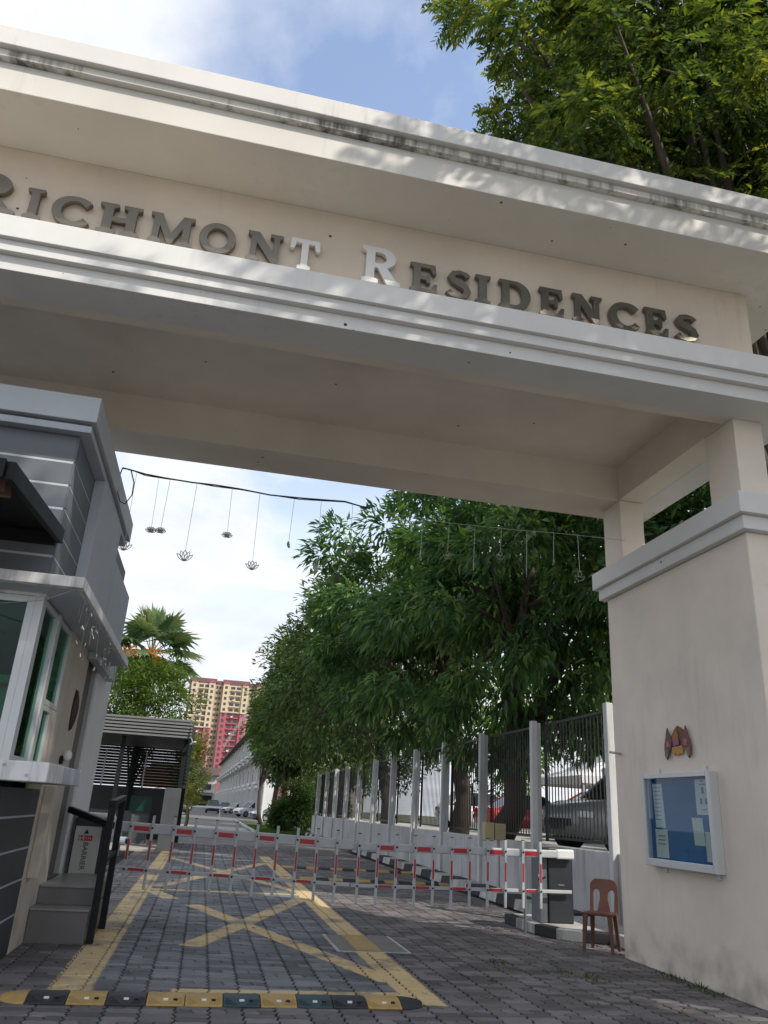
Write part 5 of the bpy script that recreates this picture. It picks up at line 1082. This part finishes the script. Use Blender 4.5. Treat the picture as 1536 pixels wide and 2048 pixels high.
# ------------------------------------------------------------------ cars
M_carglass = mat('car_glass', (0.012, 0.016, 0.02), 0.08, 0.05, 2, spec=0.6); M_tyre = mat('tyre', (0.014, 0.014, 0.015), 0.8, 0.1, 8)
M_rim = mat('wheel_rim', (0.45, 0.46, 0.47), 0.3, 0.1, 5, metal=0.7); M_lamp = mat('headlamp_glass', (0.7, 0.72, 0.74), 0.15, 0.05, 5); M_tail = mat('tail_lamp', (0.35, 0.01, 0.01), 0.2, 0.05, 5)
def car(label, colname, col, x, y, z, rot, suv=False, group=None, scale=1.0):
    """x forward along the car's own axis; nose at -x"""
    paint = mat('car_paint_' + colname, col, 0.3, 0.04, 2, coat=0.6)
    L, Wc, H, belt = (4.4, 1.82, 1.68, 1.02) if suv else (4.3, 1.74, 1.46, 0.90)
    t = thing('parked_car', label, 'car', (0, 0, 0), group)
    hood = belt - 0.03
    xs = [(-L / 2, .42, .62, .80), (-L / 2 + .12, .30, hood - .18, .90), (-L / 2 + .5, .24, hood - .05, .97), (-L * .22, .24, hood + .02, 1.0), (0, .24, belt + .01, 1.0), (L * .28, .24, belt + .03, 1.0), (L / 2 - .25, .28, belt + .02, .96), (L / 2 - .06, .34, belt - .06, .90), (L / 2, .45, belt - .25, .84)]
    def rings(b):
        rr = []
        for xx, zb, zt, wf in xs:
            w = Wc / 2 * wf; zm = (zb + zt) / 2
            rr.append([(xx, -w * .9, zb), (xx, -w, zb + .12), (xx, -w, zm + .08), (xx, -w * .93, zt - .03), (xx, -w * .82, zt), (xx, w * .82, zt), (xx, w * .93, zt - .03), (xx, w, zm + .08), (xx, w, zb + .12), (xx, w * .9, zb)])
        b.loft(rr)
    part('body', paint, t, rings, smooth=True)
    a0_, a1_, a2_, a3_ = (-L * .24, -L * .07, L * .30, L * .455) if suv else (-L * .22, -L * .04, L * .20, L * .40)
    w0, w1 = Wc * .44, Wc * .36
    part('window_band', M_carglass, t, lambda b: b.add([(a0_, -w0, belt), (a0_, w0, belt), (a3_, w0, belt), (a3_, -w0, belt), (a1_, -w1, H - .05), (a1_, w1, H - .05), (a2_, w1, H - .05), (a2_, -w1, H - .05)], [(0, 1, 5, 4), (1, 2, 6, 5), (2, 3, 7, 6), (3, 0, 4, 7), (4, 5, 6, 7)]))
    part('roof', paint, t, lambda b: b.loft([[(xx, yy * ww, zz) for yy, zz in ((-w1 - .01, H - .06), (-w1 * .8, H - .01), (0, H + .01), (w1 * .8, H - .01), (w1 + .01, H - .06), (0, H - .065))] for xx, ww in ((a1_ - .03, .96), (a1_ + .2, 1.0), (a2_ - .2, 1.0), (a2_ + .03, .96))]), smooth=True)
    for sg in (-1, 1):
        for p, q in (((a0_, w0, belt), (a1_, w1, H - .05)), ((a3_, w0, belt), (a2_, w1, H - .05)), ((.15, w0, belt), (.15, w1, H - .05))):
            part('pillar', paint, t, lambda b: b.bar((p[0], p[1] * sg, p[2]), (q[0], q[1] * sg, q[2]), .07, .05))
        boxpart('headlight', M_lamp, t, (-L / 2 + .02, -L / 2 + .22, sg * Wc * .40 - .16, sg * Wc * .40 + .16 if False else sg * Wc * .40 + .1, .62, .74), bevel=.02)
        boxpart('tail_light', M_tail, t, (L / 2 - .12, L / 2 - .01, sg * Wc * .38 - .1, sg * Wc * .38 + .1, .72, .92), bevel=.02)
        part('mirror', paint, t, lambda b: b.cbox((a0_ + .28, sg * (Wc / 2 + .06), belt + .08), (.1, .18, .12)), bevel=.02)
        for wx in (-L * .31, L * .30):
            wh = part('wheel', M_tyre, t, lambda b: b.cyl((wx, sg * (Wc / 2 - .2), .33), (wx, sg * (Wc / 2 + .005), .33), .33, 20))
            part('rim', M_rim, wh, lambda b: b.cyl((wx, sg * (Wc / 2 - .05), .33), (wx, sg * (Wc / 2 + .015), .33), .21, 14))
    boxpart('grille', M_black, t, (-L / 2 - .012, -L / 2 + .05, -.45, .45, .46, .60), bevel=.01); boxpart('number_plate', M_ink, t, (-L / 2 - .022, -L / 2 - .013, -.24, .24, .40, .50))
    boxpart('number_plate', M_ink, t, (L / 2 + .001, L / 2 + .012, -.24, .24, .62, .72))
    t.location = (x, y, z); t.rotation_euler = (0, 0, R(rot))
    return t
# car park behind the railings, raised behind the wall
tag(MB().box(6.145, 40, 9.3, 46, -0.08, 0.90).build('car_park', M_concpave), kind='structure')
cpg = 'cars parked behind the railings'
car('silver off-roader parked behind the first railing bay', 'silver', (0.22, 0.225, 0.23), 9.0, 15.6, .9, 10, True, cpg)
car('bright red car parked behind the fourth railing bay', 'red', (0.42, 0.02, 0.015), 12.6, 30.5, .9, 185, False, cpg)
car('orange-red car behind the second railing bay', 'orange', (0.55, 0.10, 0.02), 12.4, 23.4, .9, 175, False, cpg)
car('white car parked between the middle railing bays', 'white', (0.68, 0.68, 0.68), 13.4, 38.5, .9, 185, True, cpg)
# street cars
stg = 'cars parked along the terrace'
car('white off-roader parked nose out by the terrace', 'pearl', (0.66, 0.66, 0.65), 5.9, 99, 0, 28, True, stg)
car('dark green hatchback nearest the barrier posts at the terrace', 'green', (0.03, 0.07, 0.06), 6.9, 79, 0, 18, False, stg)
car('white saloon between the green car and the white off-roader', 'ivory', (0.60, 0.60, 0.58), 7.1, 88, 0, 24, False, stg)
car('dark blue off-roader standing in the estate road seen from behind', 'navy', (0.03, 0.05, 0.09), 1.5, 118, 0, 88, True, stg)
car('dark grey car ahead of the blue off-roader', 'grey', (0.06, 0.065, 0.07), 3.6, 134, 0, 88, False, stg)
car('small white car farthest along the terrace', 'white', (0.68, 0.68, 0.68), 5.0, 124, 0, 30, False, stg)
car('black car half hidden at the shelter column', 'black', (0.015, 0.015, 0.018), -2.2, 92, 0, 95, False, stg)
car('white car half hidden behind the black car', 'white', (0.68, 0.68, 0.68), -3.4, 108, 0, 92, False, stg)

# white marquee roofs beyond the car park
M_tent = mat('tent_fabric', (0.74, 0.74, 0.76), 0.8, 0.06, 1)
for x, y, w, lab in ((13.2, 19.5, 4.2, 'white peaked canopy tent behind the second railing bay'), (14.5, 27.5, 4.5, 'white peaked canopy tent behind the fourth railing bay'), (12.5, 13.6, 4.0, 'white peaked canopy tent behind the silver off-roader')):
    t = thing('canopy_tent', lab, 'tent', (x, y, .9), 'white canopy tents'); h = w / 2
    part('roof', M_tent, t, lambda b: b.loft([[(x + sx * s, y + sy * s, z) for sx, sy in ((-1, -1), (0, -1), (1, -1), (1, 0), (1, 1), (0, 1), (-1, 1), (-1, 0))] for s, z in ((h, 2.7), (h, 2.95), (h * .6, 3.25), (h * .3, 3.7), (.06, 4.3))]))
    for sx in (-1, 1):
        for sy in (-1, 1): part('pole', M_alu, t, lambda b: b.cyl((x + sx * (h - .08), y + sy * (h - .08), .9), (x + sx * (h - .08), y + sy * (h - .08), 2.72), .035, 8))
    boxpart('back_panel', M_tent, t, (x + h - .03, x + h, y - h, y + h, .95, 2.68))

# ------------------------------------------------------------------ terrace of houses
M_th = mat('terrace_render', (0.50, 0.48, 0.45), 0.8, 0.12, 0.5); M_th2 = mat('terrace_warm_render', (0.56, 0.50, 0.42), 0.8, 0.1, 0.5)
M_ledge = mat('terrace_ledge', (0.62, 0.62, 0.61), 0.7, 0.1, 0.6); M_roof = mat('brown_roof_tile', (0.09, 0.06, 0.05), 0.8, 0.3, 1.5); M_win = mat('dark_window', (0.03, 0.035, 0.045), 0.15, 0.1, 1)
A = np.array((7.3, 84.0)); B = np.array((4.2, 250.0)); nunit = 17; dv_ = (B - A) / nunit; dl = np.linalg.norm(dv_); tdir = dv_ / dl; nrm_ = np.array((-tdir[1], tdir[0]))
if nrm_[0] > 0: nrm_ = -nrm_
ang = math.atan2(tdir[1], tdir[0]) - math.pi / 2
def unit_house(lab, first):
    t = thing('terrace_house', lab, 'house', (0, 0, 0), 'terrace houses along the estate road')
    D, hE = dl, 11.8         # local: x<0 is the street side, y along the row
    boxpart('wall', M_th2 if first else M_th, t, (0, 9, 0.0, D, 0, hE)); 
    boxpart('party_wall', M_ledge, t, (-1.3, -.002, -.12, .12, 0, 3.6)); boxpart('party_wall', M_ledge, t, (-.35, -.002, -.10, .10, 3.92, hE - .1))
    r = part('roof', M_roof, t, lambda b: b.prism([(-1.1, hE - .05), (-1.1, hE + .12), (4.5, hE + 2.6), (10, hE + .12), (10, hE - .05)], 1, 0.002, D - .002))
    boxpart('gutter', M_white, r, (-1.22, -1.1, 0, D, hE - .12, hE + .06))
    for z in (3.62, 7.4):
        boxpart('ledge', M_ledge, t, (-1.5, -.003, .5, D * .55, z, z + .28)); boxpart('ledge', M_ledge, t, (-.9, -.003, D * .55 + .02, D - .1, z - .35, z - .08))
    for z in (4.4, 8.3):
        for y0_, y1_ in ((.9, 2.5), (3.4, 4.6), (D * .62, D * .62 + 1.4)):
            w = boxpart('window', M_win, t, (-.05, .0 - .002, y0_, y1_, z, z + 1.9)); boxpart('window_frame', M_ledge, w, (-.08, -.051, y0_ + (y1_ - y0_) / 2 - .04, y0_ + (y1_ - y0_) / 2 + .04, z, z + 1.9))
    boxpart('porch_door', M_win, t, (-.05, -.002, 1.2, 3.4, 0, 2.6)); boxpart('garage_gate', M_concrete, t, (-.05, -.002, 4.4, D - .8, 0, 2.8))
    return t
h0 = unit_house('cream end house of the terrace nearest the gate', True)
protos = [h0, unit_house('second house of the terrace from the near end', False)]
ords = ['third', 'fourth', 'fifth', 'sixth', 'seventh', 'eighth', 'ninth', 'tenth', 'eleventh', 'twelfth', 'thirteenth', 'fourteenth', 'fifteenth', 'sixteenth', 'seventeenth']
for i in range(nunit):
    t = protos[i] if i < 2 else copy_tree(protos[1])
    if i >= 2: t['label'] = ords[i - 2] + ' house of the terrace from the near end'
    p = A + dv_ * i; t.location = (p[0], p[1], 0.0); t.rotation_euler = (0, 0, ang)
# pale building closing the far end of the street
eb = thing('end_building', 'pale low building closing the far end of the estate road', 'building', (-4, 258, 0))
boxpart('wall', M_th, eb, (-16, 3.5, 256, 266, 0, 9)); part('roof', M_roof, eb, lambda b: b.prism([(254.5, 9), (261, 11.5), (267.5, 9)], 0, -17, 3.9))
for x in (-12, -8, -4, 0):
    for z in (4.8,): boxpart('window', M_win, eb, (x, x + 2, 255.9, 255.99, z, z + 1.7))
boxpart('gate', M_black, eb, (-3, 2.6, 255.85, 255.99, 0, 3.2)); boxpart('balcony', M_ledge, eb, (-3.2, 3.2, 254.8, 255.98, 4.0, 4.4))
# small street things in the distance
fb = thing('far_barrier', 'thin white boom across the estate road before the houses', 'boom barrier', (0, 74, 0))
boxpart('arm', M_white, fb, (-2.6, 1.6, 74, 74.06, .92, 1.06)); boxpart('cabinet', M_concrete, fb, (-2.9, -2.6, 73.9, 74.2, 0, 1.1), bevel=.02); boxpart('rest_post', M_white, fb, (1.55, 1.62, 74, 74.07, 0, .95))
lpst = thing('lamp_post', 'slim white pole at the kerb in front of the green car', 'pole', (5.2, 73.6, 0))
part('pole', M_white, lpst, lambda b: b.cyl((5.2, 73.6, 0), (5.2, 73.6, 4.4), .09, 10)); part('base', M_concrete, lpst, lambda b: b.cyl((5.2, 73.6, 0), (5.2, 73.6, .3), .16, 10)); part('cap', M_white, lpst, lambda b: b.cyl((5.2, 73.6, 4.4), (5.2, 73.6, 4.5), .12, 10))
bc = thing('barricade', 'orange and white barricade beside the grass verge', 'barricade', (7.4, 73, 0)); 
for z in (.35, .75, 1.15): boxpart('board', mat('orange_board', (0.5, 0.16, 0.04), .6, .15, 3), bc, (6.9, 8.0, 73, 73.05, z, z + .22))
for x in (6.9, 7.93): boxpart('leg', M_white, bc, (x, x + .07, 73.06, 73.12, 0, 1.5))
pb = thing('sign_panel', 'red and white panel hanging on the end wall of the terrace', 'sign', (7.8, 83.8, 0)); boxpart('panel', mat('faded_red_panel', (0.30, 0.05, 0.06), .7, .15, 2), pb, (7.55, 8.3, 83.75, 83.8, 2.0, 4.3)); boxpart('post', M_white, pb, (7.9, 8.0, 83.81, 83.9, 0, 4.3))
wf_ = thing('boundary_wall', 'white boundary wall with red banner and brown fence past the shelter', 'wall', (-4.5, 110, 0)); boxpart('wall', M_white, wf_, (-9, -2.6, 120, 120.3, 0, 3.2)); boxpart('fence_top', mat('brown_fence', (0.16, 0.08, 0.06), .7, .2, 2), wf_, (-9, -2.6, 120.05, 120.25, 3.2, 5.4)); boxpart('banner', MATS['faded_red_panel'], wf_, (-5.5, -3, 119.93, 119.99, 1.6, 2.6))
ck = thing('street_clock', 'round white clock sign on a post at the white wall end', 'clock', (-1.9, 119, 0)); boxpart('post', M_white, ck, (-2.5, -2.0, 119, 119.4, 0, 5.2)); part('face', M_white, ck, lambda b: b.cyl((-1.5, 118.9, 4.4), (-1.5, 118.8, 4.4), .6, 20)); part('rim', M_black, ck, lambda b: b.tube([(-1.5 + .6 * math.cos(a), 118.8, 4.4 + .6 * math.sin(a)) for a in np.linspace(0, 2 * math.pi, 21)[:-1]], .05, 5, closed=True))
rs = tag(sheet('sunlit_concrete_strip', M_concpave, -3.3, 2.8, 40, 54, -0.008), kind='structure')  # pale concrete strip; sunlight on this stretch of road is put into its colour

# ------------------------------------------------------------------ apartment tower
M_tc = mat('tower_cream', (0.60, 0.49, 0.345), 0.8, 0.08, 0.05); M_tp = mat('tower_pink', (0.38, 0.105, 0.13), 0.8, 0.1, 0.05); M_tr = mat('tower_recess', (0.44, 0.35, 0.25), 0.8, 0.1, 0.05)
M_trim = MATS['trim_paint']; M_troof = mat('tower_roof', (0.12, 0.05, 0.055), 0.8, 0.2, 0.1); M_twin = mat('tower_window', (0.07, 0.065, 0.065), 0.3, 0.2, 0.2); M_ac = mat('ac_unit', (0.6, 0.6, 0.6), 0.6, 0.1, 1)
tw = thing('apartment_tower', 'tall cream and raspberry apartment tower behind the terrace', 'apartment tower', (6, 424, 0))
T0, FH, NF, TH = 420.0, 2.8, 21, 59.5
bays = [(-13.3, -1.2, 36.2), (3.0, 16.2, 44.3), (20.4, 33.5, 50.0)]      # x0, x1, height of the pink part
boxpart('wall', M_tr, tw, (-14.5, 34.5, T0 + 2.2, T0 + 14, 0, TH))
for x0, x1, zp in bays:
    boxpart('wall_bay', M_tp, tw, (x0, x1, T0, T0 + 2.19, 0, zp)); boxpart('wall_bay', M_tc, tw, (x0, x1, T0, T0 + 2.19, zp + .5, TH)); boxpart('string_course', M_tp, tw, (x0 - .2, x1 + .2, T0 - .25, T0 + 2.18, zp + .01, zp + .49))
    for xa in (x0, x1 - 3.2):
        boxpart('pier', M_tc, tw, (xa, xa + 3.2, T0 - 1.0, T0 - .01, zp + .5, TH)); boxpart('pier', M_tp, tw, (xa, xa + 3.2, T0 - 1.0, T0 - .01, 0, zp))
        part('pediment', M_tp, tw, lambda b: b.prism([(xa - .4, TH), (xa + 3.6, TH), (xa + 1.6, TH + 1.4)], 1, T0 - 1.3, T0 + .5))
    part('roof', M_troof, tw, lambda b: b.prism([(T0 - .5, TH), (T0 + 6, TH + 3.0), (T0 + 13, TH)], 0, x0 - .5, x1 + .5))
part('roof', M_troof, tw, lambda b: b.prism([(T0 + 1.8, TH), (T0 + 8, TH + 2.4), (T0 + 14.5, TH)], 0, -15, 35))
protos_w = {}
def tw_piece(nm, mt, w, h, d, x, y, z):
    k = (nm, w, mt.name)
    if k not in protos_w: protos_w[k] = boxpart(nm, mt, tw, (x, x + w, y - d, y, z, z + h))
    else: dup_mesh(protos_w[k], tw, (x + w / 2, y - d / 2, z))
for fl_ in range(5, NF):
    z = fl_ * FH + .9
    for bi, (x0, x1, zp) in enumerate(bays[:2]):
        tw_piece('window', M_twin, 1.3, 1.4, .08, x0 + .9, T0 - 1.0, z); tw_piece('window', M_twin, 1.3, 1.4, .08, x1 - 2.2, T0 - 1.0, z)
        for q in (3.9, 6.9):
            tw_piece('window', M_twin, 2.3, 1.35, .08, x0 + q, T0, z)
            tw_piece('balcony_ledge', M_tc if z > zp else M_tp, 2.6, .45, .8, x0 + q - .15, T0, z - .75)
        if (fl_ * 7 + bi * 3) % 3 == 0: tw_piece('air_conditioner', M_ac, 1.0, .8, .6, x0 + 5.4 + (fl_ % 3), T0 - .8, z - .4)
    for xg in (-.6, .9, 17.0): tw_piece('window', M_twin, 1.1, 1.4, .08, xg, T0 + 2.2, z)
